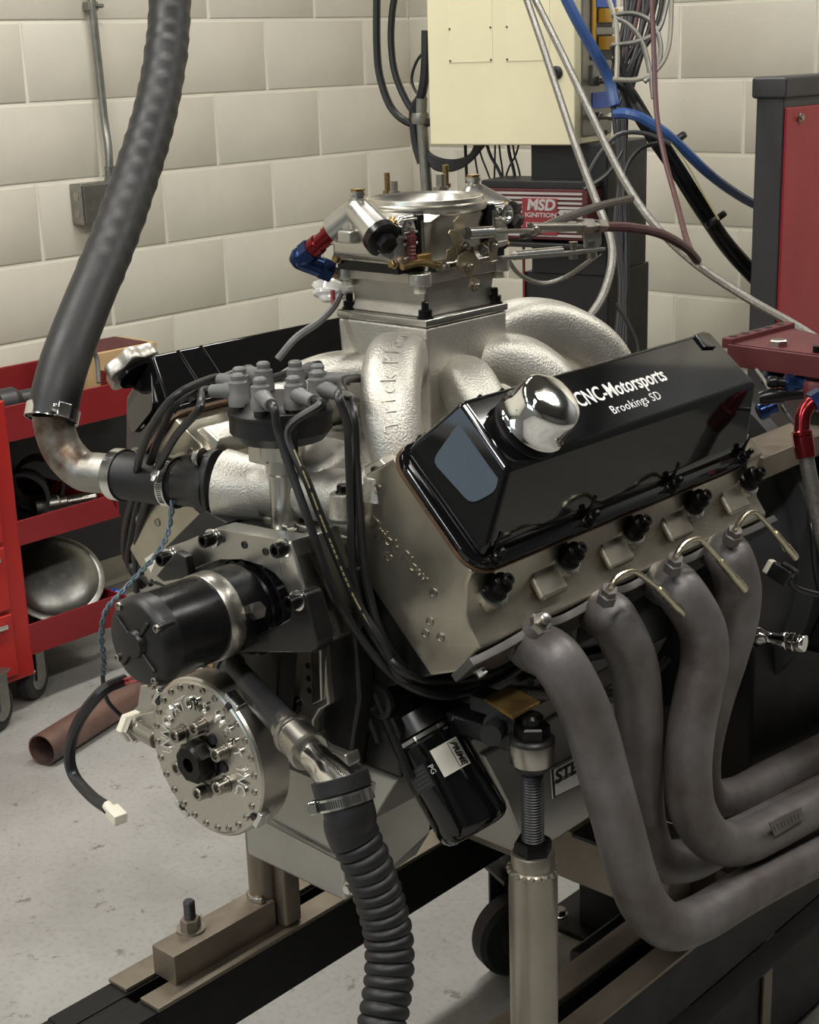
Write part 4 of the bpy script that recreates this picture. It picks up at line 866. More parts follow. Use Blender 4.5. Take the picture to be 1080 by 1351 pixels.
# ---- lower coolant pipe: black nipple, coupling, bright stub
L0 = at(298, 874, Y=.055); L1 = at(386, 968, Y=.012); dL = (L1 - L0).normalized()
lp = thing('drain_pipe', 'dark threaded pipe with a coupling slanting down beside the damper', 'pipe', L1)
b = MB(); b.lathe(L0, dL, [(.0175, -.005), (.0175, .012), (.0150, .013), (.0150, (L1 - L0).length)], 24); b.done('nipple', 'dark_grey', lp)
b = MB(); b.cyl(L0 - dL * .012, L0 + dL * .004, .019, n=6); b.done('brass_nut', 'brass', lp)
Lc = L1 - dL * .004
b = MB(); b.lathe(Lc, dL, [(.0160, 0), (.0205, .001), (.0215, .003), (.0215, .008), (.0200, .009), (.0200, .032), (.0215, .033), (.0215, .039), (.0195, .041), (.016, .041)], 28); b.done('coupling', 'steel', lp)
for k in range(5):
    b = MB(); c = Lc - dL * (.002 + .0026 * k); b.lathe(c, dL, [(.0151, -.0008), (.0162, 0), (.0151, .0008)], 24); b.done('thread', 'steel', lp)
Ls = Lc + dL * .040; L2 = Ls + dL * .058
b = MB(); b.lathe(Ls, dL, [(.0150, 0), (.0150, .028), (.0165, .032), (.018, .055), (.018, .080)], 28); b.done('stub', 'bright_alu', lp)
q = depth(L2)
CLA = 0.2
cdir = Vector((.42, -.10, -.90)).normalized()
C0 = Ls + dL * .066
cp = [C0, C0 + cdir * .028, at(462, 1092, D=q - .005), at(482, 1135, D=q - .0), at(500, 1185, D=q + .01), at(512, 1235, D=q + .015), at(513, 1285, D=q + .01), at(506, 1340, D=q), at(496, 1400, D=q - .01), at(490, 1480, D=q - .03), at(492, 1600, D=q - .04)]
while cp[-1].z < .03: cp.pop()
cp.append(Vector((cp[-1].x + .01, cp[-1].y + .02, .03)))
ch_ = thing('corrugated_hose', 'black corrugated rubber hose hanging from the clamped pipe stub to the floor', 'hose', cp[-1])
LT = sum((cp[i + 1] - cp[i]).length for i in range(len(cp) - 1))
def cr_(t, sdist):
    if sdist < .055: return .0250
    return .0208 + .0038 * abs(math.sin((sdist - .055) * math.pi / .0128)) ** .6
cr_.arc = 1
b = MB(); b.tube(cp, cr_, 24, 64); b.done('hose', 'rubber', ch_, angle=60)
cdir = Vector((.42, -.10, -.90)).normalized(); b = MB(); b.lathe(C0 - cdir * .010, cdir, [(.016, 0), (.0285, 0), (.0285, .014), (.016, .014)], 32, closed=True); b.done('cuff', 'rubber', ch_)
hose_clamp(ch_, C0 + cdir * .012, cdir, .0265, .012, slots=24, scr=(0, -1, 0), a0=CLA)
# ================================================================== spark plug wires
def sw(k, pts, label):
    p, d = BEND[k]
    wire('spark_plug_wire', [p - d * .006, p + d * .012] + pts, .0046, 'wire_black', label, 'spark plug wire', 'spark plug wires', 10)
A_ = lambda px, py, Y: at(px, py, Y=Y)
tail = [A_(530, 894, .128), A_(580, 908, .19), A_(640, 900, .27), A_(690, 872, .36)]
sw(6, [A_(367, 570, .078), A_(385, 625, .078), A_(408, 690, .078), A_(432, 760, .085), A_(462, 820, .10), A_(500, 872, .115), A_(545, 908, .14), A_(600, 918, .20), A_(660, 898, .28), A_(700, 870, .36)], 'black spark plug wire dropping from the front boot and sweeping lowest under the head')
sw(7, [A_(378, 570, .085), A_(405, 635, .085), A_(432, 705, .095), A_(468, 790, .11), A_(505, 850, .118)] + tail, 'black spark plug wire with yellow print crossing in front of the head end face')
sw(0, [A_(446, 520, .085), A_(458, 560, .09), A_(461, 620, .11), A_(463, 680, .122), A_(466, 760, .122), A_(488, 830, .122), A_(530, 885, .125), A_(585, 900, .19), A_(650, 888, .28), A_(695, 862, .36)], 'black spark plug wire arching from the right boot and hanging straight past the intake')
sw(1, [A_(450, 505, .15), A_(466, 545, .12), A_(470, 610, .118), A_(474, 670, .126), A_(484, 770, .128), A_(510, 850, .13), A_(560, 898, .17), A_(640, 884, .27), A_(690, 852, .36)], 'black spark plug wire hanging close to the head beside the straight one')
sw(4, [A_(235, 520, .06), A_(205, 555, .06), A_(185, 600, .075), A_(176, 650, .11), A_(165, 700, .13), A_(168, 740, .14), A_(200, 770, .14)], 'black spark plug wire looping left out of the upper left boot')
sw(3, [A_(240, 525, .09), A_(215, 565, .09), A_(198, 610, .10), A_(182, 660, .12), A_(172, 710, .135), A_(170, 745, .14), A_(190, 775, .15)], 'black spark plug wire looping left out of the rear left boot')
sw(5, [A_(262, 540, .06), A_(232, 575, .07), A_(210, 615, .09), A_(192, 660, .115), A_(180, 720, .13), A_(180, 780, .14)], 'black spark plug wire running from the lower left boot behind the coolant sleeve')
sw(2, [A_(340, 505, .22), A_(290, 520, .20), A_(240, 560, .16), A_(212, 620, .13), A_(190, 690, .13), A_(185, 760, .14)], 'black spark plug wire running left from the rearmost boot under the others')
# yellow print on one wire
pw_ = bpy.data.objects['spark_plug_wire.001']
base = spline([A_(378, 570, .085), A_(405, 635, .085), A_(432, 705, .095), A_(468, 790, .11), A_(505, 850, .118)], 12)
for i in range(4, len(base) - 4):
    if i % 5 == 4: continue
    d = (base[i + 1] - base[i]).normalized(); n_ = (CAM - base[i]); n_ = (n_ - d * n_.dot(d)).normalized(); b = MB(); b.box(base[i] + n_ * .0046, (.0016, .0045, .0004), (d.cross(n_), d, n_)); b.done('wire_print', 'print_yellow', pw_)
# twisted green wire pair
for ph, m, nm in ((0, 'wire_green', 'twisted teal trigger wire winding past the pump motor'), (math.pi, 'wire_purple', 'twisted violet trigger wire winding past the pump motor')):
    base = spline([A_(228, 660, .10), A_(222, 700, .09), A_(208, 730, .06), A_(185, 755, .02), A_(160, 782, -.01), A_(140, 806, -.03), A_(134, 840, -.03), A_(137, 870, -.02), A_(136, 890, 0)], 14)
    pts = []
    for i, p in enumerate(base):
        a = i * .62 + ph; pts.append(p + CR * math.cos(a) * .0021 + Vector((0, 0, 1)) * math.sin(a) * .0028 * .3 + CF * math.sin(a) * .0024)
    wire('twisted_wire', pts, .0016, m, nm, 'wire', n=6, sm=2)

q = A_(203, 748, .075); b = MB(); b.box(q, (.020, .0008, .028), (Vector((.8, 0, .5)).normalized(), Vector((0, 1, 0)), Vector((-.5, 0, .8)).normalized())); tag(b.done('paper_tag', 'paper_label'), 'small white paper tag on the twisted wires beside the left head', 'tag')
# ================================================================== exhaust header on the near bank
RP = .0270
hd = thing('exhaust_header', 'grey burnished four tube exhaust header on the near cylinder head', 'exhaust header', (.33, .45, .42))
AX = lambda px, py, X: at(px, py, X=X)
vdir = bdir(0, 1)
P_ = [bp(.281, .092, y) for y in PORT_Y]
PATHS = [
    [P_[0], P_[0] + vdir * .012, AX(736, 873, .312), AX(773, 942, .330), AX(797, 1025, .342), AX(814, 1085, .350), AX(832, 1150, .356), AX(853, 1198, .360), AX(884, 1222, .362), AX(922, 1212, .362), AX(990, 1172, .362), AX(1090, 1120, .362), AX(1250, 1040, .362)],
    [P_[1], P_[1] + vdir * .012, AX(808, 818, .298), AX(833, 868, .305), AX(842, 930, .300), AX(843, 1013, .290), AX(848, 1085, .282), AX(866, 1130, .280), AX(905, 1135, .280), AX(960, 1108, .280), AX(1080, 1048, .280), AX(1250, 965, .28)],
    [P_[2], P_[2] + vdir * .012, AX(893, 776, .318), AX(924, 825, .335), AX(929, 870, .340), AX(921, 912, .340), AX(911, 966, .340), AX(907, 1020, .342), AX(914, 1070, .345), AX(938, 1106, .346), AX(972, 1113, .346), AX(1013, 1096, .346), AX(1085, 1058, .346), AX(1250, 975, .346)],
    [P_[3], P_[3] + vdir * .012, AX(962, 735, .312), AX(973, 772, .318), AX(970, 815, .315), AX(955, 870, .300), AX(936, 930, .280), AX(922, 1000, .262), AX(930, 1050, .255), AX(970, 1052, .250), AX(1020, 1026, .248), AX(1085, 993, .246), AX(1250, 910, .246)]]
for pts in PATHS:
    b = MB(); b.tube(pts, RP, 26, 10); b.done('primary_tube', 'header', hd)
# flange plate
b = MB(); top, bot = [], []
ys_ = [.128 + k * (.60 / 60) for k in range(61)]
for y in ys_:
    w = max(math.exp(-((y - p) / .034) ** 2) for p in PORT_Y)
    top.append((y, .287 + .018 * w)); bot.append((y, .252 - .024 * w))
prof = top + bot[::-1]
b.prism([bp(u, .088, y) for y, u in prof], vdir * .0095); b.done('flange', 'flange_steel', hd, bevel=.001)
for i, p in enumerate(PORT_Y):
    for dy in (.058,):
        if p + dy < .70: screw(hd, bp(.268, .098, p + dy), vdir, .006, .009, 'steel', 'flange_bolt', 'hex')
screw(hd, bp(.268, .098, .150), vdir, .006, .009, 'steel', 'flange_bolt', 'hex')
b = MB(); q = AX(712, 822, .322); d = Vector((.75, -.1, .65)).normalized(); b.lathe(q - d * .016, d, [(.0105, 0), (.0105, .013)], 18); b.done('bung', 'header', hd)
b = MB(); b.lathe(q - d * .003, d, [(.0115, 0), (.0115, .008), (.010, .009)], 6); b.lathe(q + d * .006, d, [(.006, 0), (.006, .006), (.004, .007)], 12); b.done('bung_plug', 'steel', hd)
PRB = [((802, 783), [(806, 772), (814, 761), (829, 754), (842, 757), (868, 776)], [(868, 776), (888, 797), (907, 815)], .335), ((889, 742), [(893, 730), (903, 717), (918, 711), (928, 716), (949, 739)], [(949, 739), (966, 759), (981, 777)], .342), ((967, 705), [(972, 694), (982, 680), (993, 675), (1002, 681), (1021, 702)], [(1021, 702), (1035, 719), (1048, 735)], .335)]
for (bx, by), thin, thick, X in PRB:
    pr_ = thing('exhaust_probe', None, None, AX(bx, by, X), parent=hd)
    q = AX(bx, by, X - .006); d = (AX(thin[0][0], thin[0][1], X) - q).normalized()
    b = MB(); b.lathe(q - d * .012, d, [(.0105, 0), (.0105, .012), (.0085, .013), (.0085, .02)], 6); b.done('probe_bung', 'header', pr_)
    b = MB(); b.tube([q] + [AX(x, y, X) for x, y in thin], .0030, 10, 8); b.done('probe_tube', 'zinc', pr_)
    b = MB(); b.tube([AX(x, y, X) for x, y in thick], lambda t: .0044 if t < .55 else .0054, 12, 6); b.done('probe_sheath', 'zinc', pr_)
# stamped tag on the third tube
pt = [AX(1013, 1085, .372), AX(1055, 1064, .372), AX(1058, 1080, .372), AX(1020, 1103, .372)]
b = MB(); b.prism(pt, (.002, 0, 0)); b.done('name_tag', 'header', hd, bevel=.0005)
for k in range(8):
    t = (k + .7) / 9; p = pt[0].lerp(pt[1], t); q = pt[3].lerp(pt[2], t); b = MB(); b.tube([p.lerp(q, .25) + Vector((.002, 0, 0)), p.lerp(q, .75) + Vector((.002, 0, 0))], .0009, 6, 0); b.done('tag_stamp', 'header', hd)
# ================================================================== engine stand
ZR = .33
stand = thing('engine_stand', 'black steel engine run stand with two slotted rails', 'engine stand', (0, .5, 0))
YR0, YR1 = -.06, 1.75
for s in (-1, 1):
    x0, x1 = (-.272, -.170) if s < 0 else (.160, .262)
    ya = YR0 if s < 0 else YR0
    b = MB(); b.b2((x0 + .002, ya, ZR - .09), (x0 + .040, YR1, ZR - .006)); b.b2((x1 - .040, ya, ZR - .09), (x1 - .002, YR1, ZR - .006)); b.b2((x0 + .035, ya + .10, ZR - .088), (x1 - .035, YR1, ZR - .05)); b.done('rail', 'stand_black', stand, bevel=.002)
    ys0 = .035 if s < 0 else -.02
    for xa, xb in ((x0, x0 + .037), (x1 - .037, x1)):
        b = MB(); b.b2((xa, ys0, ZR - .006), (xb, YR1, ZR)); b.done('rail_strip', 'bare_steel', stand, bevel=.0012)
    # front end casting with holes
    b = MB(); b.b2((x0, ya - .045, ZR - .09), (x1, ya + .095, ZR - .008)); ec = b.done('rail_end', 'stand_black', stand, bevel=.006)
    for xx in (x0 + .022,):
        b = MB(); b.lathe((xx, ya - .022, ZR - .0082), (0, 0, 1), [(.017, 0), (.017, .0015), (.0135, .0015), (.0130, -.001), (0, -.001)], 24); b.done('end_hole', 'label_black', stand)
    b = MB(); b.b2((x0 + .05, ya - .045, ZR - .0085), (x1 + .0, ya + .01, ZR - .006)); b.done('end_step', 'stand_black', stand, bevel=.002)
    for yy in (.02, 1.55):
        b = MB(); b.b2((x0 + .012, yy - .04, .10), (x1 - .012, yy + .04, ZR - .088)); b.done('leg', 'stand_black', stand, bevel=.003)
        b = MB(); b.b2((x0 - .01, yy - .06, 0.0), (x1 + .01, yy + .06, .012)); b.done('foot', 'stand_black', stand, bevel=.002)
        b = MB(); b.b2((x0 + .02, yy - .03, .01), (x1 - .02, yy + .03, .11)); b.done('leg_lower', 'stand_black', stand, bevel=.002)
    if s > 0: b = MB(); b.prism([(x1 - .001, .3, ZR - .09), (x1 + .012, .3, ZR - .118), (x1 + .012, .3, ZR - .126), (x1 - .001, .3, ZR - .126)], (0, 1.3, 0)); b.done('rail_flange', 'stand_black', stand)
# crossmembers
b = MB(); b.b2((-.21, .60, ZR - .002), (.20, .66, ZR + .075)); b.done('crossmember', 'bare_steel', stand, bevel=.003)
b = MB(); b.b2((.05, .59, ZR + .075), (.17, .70, ZR + .081)); b.done('cross_plate', 'satin_black', stand, bevel=.001)
for x, y in ((.09, .61), (.13, .615), (.09, .66)): screw(stand, (x, y, ZR + .081), (0, 0, 1), .010, .010, 'steel', 'bolt', 'hex')
b = MB(); b.b2((-.22, 1.1, ZR - .08), (.21, 1.2, ZR - .01)); b.done('crossmember', 'stand_black', stand, bevel=.003)
tk = thing('filler_box', 'black box added for dark clutter on the floor under the near rail', 'filler box', (.2, .9, 0))  # box added to fill in the dark clutter below the rail
b = MB(); b.b2((.02, .62, .012), (.24, 1.50, .20)); b.done('body', 'stand_black', tk, bevel=.01)
b = MB(); b.b2((.03, .63, 0), (.23, 1.49, .012)); b.done('skid', 'stand_black', tk)
p = at(1027, 1300, X=.262); b = MB(); b.b2((.2405, p.y - .012, .05), (.2455, p.y + .012, .235)); b.done('strap', 'bare_steel', tk, bevel=.001)
# black upright and foot under the rear of the engine
q = at(785, 1235, Z=0.0)
up_ = thing('support_post', 'black square steel post with a bolted foot behind the jack', 'post', (q.x, q.y, 0))
b = MB(); b.b2((q.x - .035, q.y, .012), (q.x + .055, q.y + .09, ZR - .095)); b.done('column', 'stand_black', up_, bevel=.003)
b = MB(); b.b2((q.x - .10, q.y - .03, 0), (q.x + .10, q.y + .12, .012)); b.done('foot_plate', 'stand_black', up_, bevel=.002)
screw(up_, (q.x - .075, q.y, .012), (0, 0, 1), .012, .012, 'steel', 'bolt', 'hex')
# caster behind the jack
q = at(645, 1276, Z=0.0); rw = .069; ax = Vector((.93, -.36, 0)).normalized()
cw = thing('caster_wheel', 'black rubber caster wheel standing behind the silver jack tube', 'caster', (q.x, q.y, 0))
c = Vector((q.x + .035, q.y + .02, rw)); b = MB(); b.lathe(c - ax * .022, ax, [(.04, 0), (rw - .008, .001), (rw, .008), (rw, .036), (rw - .008, .043), (.04, .044)], 40); b.done('tyre', 'tyre', cw)
b = MB(); b.lathe(c - ax * .02, ax, [(.012, -.006), (.014, -.002), (.042, .002), (.042, .04), (.014, .046), (.012, .05)], 28); b.done('hub', 'dark_grey', cw)
b = MB(); b.box(c - ax * .032 + Vector((0, 0, .045)), (.006, .05, .14), (ax, Vector((0, 0, 1)).cross(ax), Vector((0, 0, 1)))); b.box(c + ax * .032 + Vector((0, 0, .045)), (.006, .05, .14), (ax, Vector((0, 0, 1)).cross(ax), Vector((0, 0, 1)))); b.box(c + Vector((0, 0, .118)), (.07, .07, .008), (ax, Vector((0, 0, 1)).cross(ax), Vector((0, 0, 1)))); b.cyl(c + Vector((0, 0, .12)), (c.x, c.y, ZR - .09), .02, n=14); b.done('fork', 'dark_grey', cw, bevel=.001)
# front mount: steel block, stud, welded tube
mb_ = thing('mount_block', 'brown bare steel bar bolted on the far rail with a welded upright tube', 'engine mount', (-.22, .2, ZR))
p = at(229, 1263, Z=ZR + .042); p2 = at(197, 1248, Z=ZR + .042); q = at(362, 1187, Z=ZR + .042)
b = MB(); b.b2((p2.x, p.y, ZR), (p.x, q.y, ZR + .042)); b.done('bar', 'bare_steel', mb_, bevel=.0015)
s_ = at(252, 1226, Z=ZR + .042); b = MB(); b.lathe(s_, (0, 0, 1), [(.019, 0), (.019, .003), (.012, .0035)], 24); b.done('washer', 'steel', mb_)
b = MB(); b.lathe(s_, (0, 0, 1), [(.0135, .003), (.0135, .016), (.012, .0175)], 6); b.done('nut', 'bare_steel', mb_)
b = MB(); b.lathe(s_, (0, 0, 1), [(.0075, .017)] + [(.0078 if k % 2 else .0069, .018 + .0013 * k) for k in range(18)] + [(.006, .0425)], 16); b.done('stud', 'dark_grey', mb_)
u_ = at(350, 1180, Z=ZR + .042); b = MB(); b.cyl((u_.x - .004, u_.y, ZR + .041), (u_.x - .004, u_.y, .62), .019, n=28); b.done('upright_tube', 'bare_steel', mb_)
b = MB(); b.b2((u_.x + .002, u_.y + .004, ZR), (u_.x + .034, u_.y + .034, .60)); b.done('upright_bar', 'bare_steel', mb_, bevel=.005)
b = MB(); b.tube([(u_.x + .012, u_.y - .017, ZR + .044), (u_.x - .004, u_.y - .021, ZR + .044), (u_.x - .02, u_.y - .012, ZR + .044)], .0035, 8, 4); b.ball((u_.x + .012, u_.y - .018, ZR + .046), .005, 10); b.done('weld', 'steel', mb_)
# clamp blocks on the near rail
rb = thing('rail_block', 'small steel clamp block on the near rail under the lowest header tube', 'block', (.245, .6, ZR))
p = at(975, 1236, X=.262); b = MB(); b.b2((.222, p.y, ZR), (.2625, p.y + .035, ZR + .045)); b.done('block', 'bare_steel', rb, bevel=.0015)
# screw jack under the near engine mount
JX, JY = .283, .205
zt = at(705, 1148, Y=JY).z
jack = thing('screw_jack', 'silver screw jack tube holding up the near engine mount', 'jack', (JX, JY, 0))
b = MB(); b.cyl((JX, JY, .012), (JX, JY, zt), .0262, n=36); b.done('outer_tube', 'jack_steel', jack)
b = MB(); b.lathe((JX, JY, zt), (0, 0, 1), [(.0245, -.002), (.0262, -.001), (.0265, .003), (.0245, .005)], 36)
for k in range(20):
    a = 2 * math.pi * k / 20; b.ball((JX + .0255 * math.cos(a), JY + .0255 * math.sin(a), zt + .002), .0034, 8)
b.done('weld_ring', 'jack_steel', jack)
b = MB(); b.lathe((JX, JY, zt), (0, 0, 1), [(.0232, 0), (.0232, .020), (.0220, .022), (.014, .022)], 36); b.done('collar', 'jack_steel', jack)
b = MB(); b.lathe((JX, JY, zt + .020), (0, 0, 1), [(.0205, 0), (.0205, .013), (.0185, .016)], 6, up=(1, .4, 0)); b.done('lock_nut', 'black_bolt', jack)
ze = at(700, 1005, Y=JY).z
pitch = .0032; nth = int((ze - zt - .035) / pitch)
b = MB(); b.lathe((JX, JY, zt + .035), (0, 0, 1), [x for k in range(nth) for x in ((.0103, k * pitch), (.0122, (k + .5) * pitch))], 20); b.done('threaded_rod', 'dark_grey', jack, angle=70)
b = MB(); b.b2((JX - .06, JY - .06, 0), (JX + .06, JY + .06, .012)); b.done('foot_plate', 'black_paint', jack, bevel=.002)
mount = thing('engine_mount', 'black engine mount eye with gold plate on top of the screw jack', 'engine mount', (JX, JY, ze))
b = MB(); b.lathe((JX, JY, ze), (0, 0, 1), [(.0125, -.010), (.0165, -.008), (.0235, .002), (.0235, .028), (.021, .030), (.014, .030)], 36); b.done('eye', 'satin_black', mount)
b = MB(); b.lathe((JX, JY, ze + .0015), (0, 0, 1), [(.0237, 0), (.0240, .001), (.0240, .022), (.0237, .023)], 36, closed=True); b.done('eye_band', 'steel', mount)
b = MB(); b.lathe((JX, JY, ze + .030), (0, 0, 1), [(.019, 0), (.019, .012), (.017, .014)], 6, up=(1, .2, 0)); b.lathe((JX, JY, ze + .044), (0, 0, 1), [(.012, 0), (.012, .008), (.009, .011)], 16); b.done('top_nut', 'black_bolt', mount)
b = MB(); b.b2((.13, JY - .004, ze + .004), (JX - .015, JY + .03, ze + .026)); b.done('arm', 'satin_black', mount, bevel=.003)
q = at(646, 966, Y=JY - .02); b = MB(); b.lathe(q + Vector((-.004, .022, 0)), (.35, -1, 0), [(.0165, 0), (.0165, .008), (.012, .009), (.012, .03)], 28); b.done('bolt_boss', 'satin_black', mount)
b = MB(); b.lathe(q + Vector((.0, .012, 0)), (.35, -1, 0), [(.0105, 0), (.0105, .012), (.0095, .013)], 6); b.lathe(q + Vector((-.002, .018, 0)), (.35, -1, 0), [(.0165, 0), (.0165, .003)], 24); b.done('bolt', 'steel', mount)
zg = ze + .062; g = [at(638, 921, Z=zg), at(676, 945, Z=zg), at(712, 925, Z=zg), at(672, 903, Z=zg)]
b = MB(); b.prism(g, (0, 0, -.004)); b.done('gold_plate', 'gold_plate', mount, bevel=.0005, label='gold zinc mount plate')
b = MB(); c_ = (g[0] + g[1] + g[2] + g[3]) / 4; b.b2((c_.x - .05, c_.y - .01, zg - .022), (c_.x + .012, c_.y + .02, zg - .004)); b.done('plate_riser', 'satin_black', mount, bevel=.002)
# ================================================================== dyno bellhousing behind the engine
bell = thing('bellhousing', 'dark grey bellhousing and dyno housing bolted behind the engine', 'bellhousing', (0, .95, .45))
b = MB(); b.lathe((0, .705, CZ + .02), (0, 1, 0), [(.17, 0), (.215, .0), (.215, .014), (.20, .02), (.235, .15), (.26, .155), (.26, .185), (.10, .19)], 48); b.done('housing', 'dark_grey', bell)
b = MB(); b.b2((-.30, .90, .62), (.33, 1.45, .86)); b.done('absorber', 'stand_black', bell, bevel=.02)
b = MB(); b.prism([(.262, .73, .80), (.30, .73, .80), (.30, .73, .815), (.262, .73, .835)], (0, .5, 0)); b.xf(Matrix.Translation((0, .09, .03))); b.done('side_rail', 'dark_grey', bell, bevel=.002)
for y in (.86, .93, 1.02): screw(bell, (.30, y, .838), (1, 0, 0), .010, .006, 'steel', 'bolt', 'hex')
p0 = at(975, 628, Y=.74); b = MB(); b.b2((p0.x - .03, .74, p0.z), (p0.x + .035, .95, p0.z + .03)); b.done('top_rail', 'bare_steel', bell, bevel=.002)
b = MB(); b.b2((-.28, .80, .345), (.205, 1.4, .66)); b.done('lower_box', 'stand_black', bell, bevel=.005)
b = MB(); b.b2((.20, .93, .855), (.26, .99, 1.0)); b.done('riser', 'black_paint', bell, bevel=.003)
# knurled chrome knob, connector
q = at(984, 836, Y=.74); b = MB(); b.lathe(q, (1, .15, .02), [(.011, 0), (.011, .012), (.0125, .013), (.0125, .022), (.0085, .028), (.0085, .034), (.0105, .048), (.0125, .052), (.0125, .056), (.0115, .057), (.0115, .060), (.0128, .061), (.0128, .066), (.0115, .067), (.0115, .070), (.0128, .071), (.0128, .077), (.011, .080)], 28)
kn = tag(b.done('chrome_knob', 'chrome'), 'chrome knurled knob sticking out behind the header tubes', 'handle')
q = at(1030, 757, Y=.66); ax = (at(1050, 770, Y=.66) - at(1010, 745, Y=.66)).normalized(); up = Vector((0, -1, .3))
cn = thing('wire_connector', 'black and white plug connector on a grey cable beside the header', 'connector', q)
x, y, z = frame(ax, up)
b = MB(); b.box(q, (.02, .016, .028), (x, y, z)); b.box(q + x * .012 + z * .006, (.006, .010, .022), (x, y, z)); b.done('body', 'black_plastic', cn, bevel=.002)
b = MB(); b.box(q - z * .016, (.018, .014, .010), (x, y, z)); b.done('white_lock', 'nylon', cn, bevel=.002)
b = MB(); b.tube([q + z * .012, at(1050, 776, Y=.67), at(1080, 785, Y=.70), at(1120, 790, Y=.72)], .004, 8); b.done('lead', 'wire_black', cn)
wire('sensor_cable', [at(1078, 640, Y=.80), at(1070, 670, Y=.80), at(1071, 700, Y=.78), at(1076, 760, Y=.78), at(1090, 800, Y=.78)], .0035, 'wire_black', 'thin black cable hanging at the right edge below the braided line', 'cable')
# braided lines under the head
for k, pts in enumerate(([(700, 880), (760, 870), (800, 862), (840, 850)], [(756, 815), (750, 860), (735, 880), (700, 900)], [(770, 905), (800, 915), (850, 900), (880, 870)], [(690, 915), (770, 920), (800, 922), (850, 918)])):
    wire('braided_line', [at(x, y, X=.16) for x, y in pts], .006, 'braid' if k % 2 else 'wire_black', ('upper black line', 'short curved braided line', 'sagging black line', 'lowest braided line')[k] + ' passing under the near head behind the header', 'hose')
# ================================================================== red bracket, fuel fittings at the right
BD = 1.95
zr = at(1010, 458, D=BD).z
rbk = thing('red_bracket', 'dark red perforated steel bracket tray behind the near valve cover', 'bracket', at(1010, 470, D=BD))
def zp(px, py, z=zr): return at(px, py, Z=z)
b = MB(); b.prism([zp(962, 457), zp(1040, 436), zp(1110, 452), zp(1110, 476)], (0, 0, .004)); b.done('tray', 'red_bracket', rbk)
l0, l1 = zp(958, 457), zp(1042, 435); dr = (l1 - l0).normalized(); nn = Vector((0, 0, 1)).cross(dr)
b = MB(); b.box((l0 + l1) / 2 + Vector((0, 0, .004)), ((l1 - l0).length, .016, .014), (dr, nn, Vector((0, 0, 1)))); b.done('rear_lip', 'red_bracket', rbk, bevel=.002)
for k in range(5):
    c = l0.lerp(l1, .1 + .18 * k) + Vector((0, 0, .0112)); b = MB(); b.cyl(c, c + Vector((0, 0, .0006)), .0055, n=14); b.done('lip_hole', 'label_black', rbk)
f0, f1 = zp(960, 458), zp(1110, 478)
dr = (f1 - f0).normalized(); nn = Vector((0, 0, 1)).cross(dr); b = MB(); b.box((f0 + f1) / 2 - Vector((0, 0, .010)), ((f1 - f0).length, .004, .028), (dr, nn, Vector((0, 0, 1)))); b.done('front_lip', 'red_bracket', rbk, bevel=.001)
screw(rbk, zp(1026, 460), (0, 0, 1), .012, .012, 'steel', 'bolt', 'hex')
for px, py in ((987, 481), (1054, 489)): b = MB(); q = at(px, py, D=BD); b.ball(q, .005, 10); b.done('lip_stud', 'nylon', rbk)
fl_ = thing('fuel_line', 'red and blue anodized fuel line end with braided hose at the right edge', 'fuel line', at(1060, 600, D=1.8))
b = MB(); b.tube([at(1082, 527, D=1.8), at(1068, 534, D=1.8), at(1059, 548, D=1.8), at(1057, 572, D=1.8)], .0095, 16, 8); b.done('elbow', 'red_anod', fl_)
b = MB(); q0, q1 = at(1057, 568, D=1.8), at(1063, 604, D=1.8); d = (q1 - q0).normalized(); b.lathe(q0, d, [(.0105, 0), (.0125, .002), (.0125, .006), (.011, .007), (.0125, .008), (.0125, .022), (.0115, (q1 - q0).length)], 12); b.done('socket', 'red_anod', fl_)
b = MB(); b.lathe(at(1084, 524, D=1.8), at(1066, 535, D=1.8) - at(1084, 524, D=1.8), [(.0135, 0), (.0135, .014)], 6); b.done('nut', 'blue_anod', fl_)
b = MB(); b.tube([q1 - d * .006, at(1070, 640, D=1.81), at(1078, 680, D=1.82), at(1092, 740, D=1.83)], .0092, 14, 8); b.done('braided_hose', 'braid', fl_)
fg = thing('fuel_log', 'dark red fuel block with blue and black fittings below the red bracket', 'fuel fitting', at(1070, 510, D=1.88))
c = at(1078, 508, D=1.90); b = MB(); b.lathe(c - Vector((0, 0, .014)), (0, 0, 1), [(.024, 0), (.024, .018), (.021, .022)], 8); b.done('block', 'red_bracket', fg)
b = MB(); b.cyl(c + Vector((0, 0, .010)), c + Vector((0, 0, .05)), .008, n=14); b.lathe(c + Vector((0, 0, .012)), (0, 0, 1), [(.016, 0), (.016, .004)], 18); b.done('stud', 'black_bolt', fg)
def fit(x0, y0, x1, y1, r, m, D=1.9, hexn=16, name='fitting'):
    p, q = at(x0, y0, D=D), at(x1, y1, D=D); d = (q - p); b = MB(); L = d.length; b.lathe(p, d, [(r * .8, 0), (r, L * .1), (r, L * .45), (r * .82, L * .5), (r * .82, L * .85), (r * .9, L)], hexn); return b.done(name, m, fg)
fit(1034, 506, 1060, 506, .0125, 'blue_anod', hexn=8); fit(1012, 503, 1036, 505, .0075, 'black_anod'); fit(1000, 525, 1070, 517, .0095, 'black_anod'); fit(1008, 492, 1030, 500, .015, 'blue_anod', 1.98); fit(1000, 545, 1022, 535, .012, 'blue_anod', 1.98); fit(1068, 522, 1080, 530, .012, 'steel', hexn=8)
wire('grey_tie', [at(997, 487, D=1.93), at(1008, 502, D=1.92), at(1018, 520, D=1.90)], .0022, 'hose_clear', 'thin white tie wire hanging under the red bracket', 'wire')
wire('tie_wire', [at(1031, 535, D=1.86), at(1040, 549, D=1.85), at(1056, 568, D=1.80)], .0028, 'wire_black', 'short black wire below the fuel fittings', 'wire')
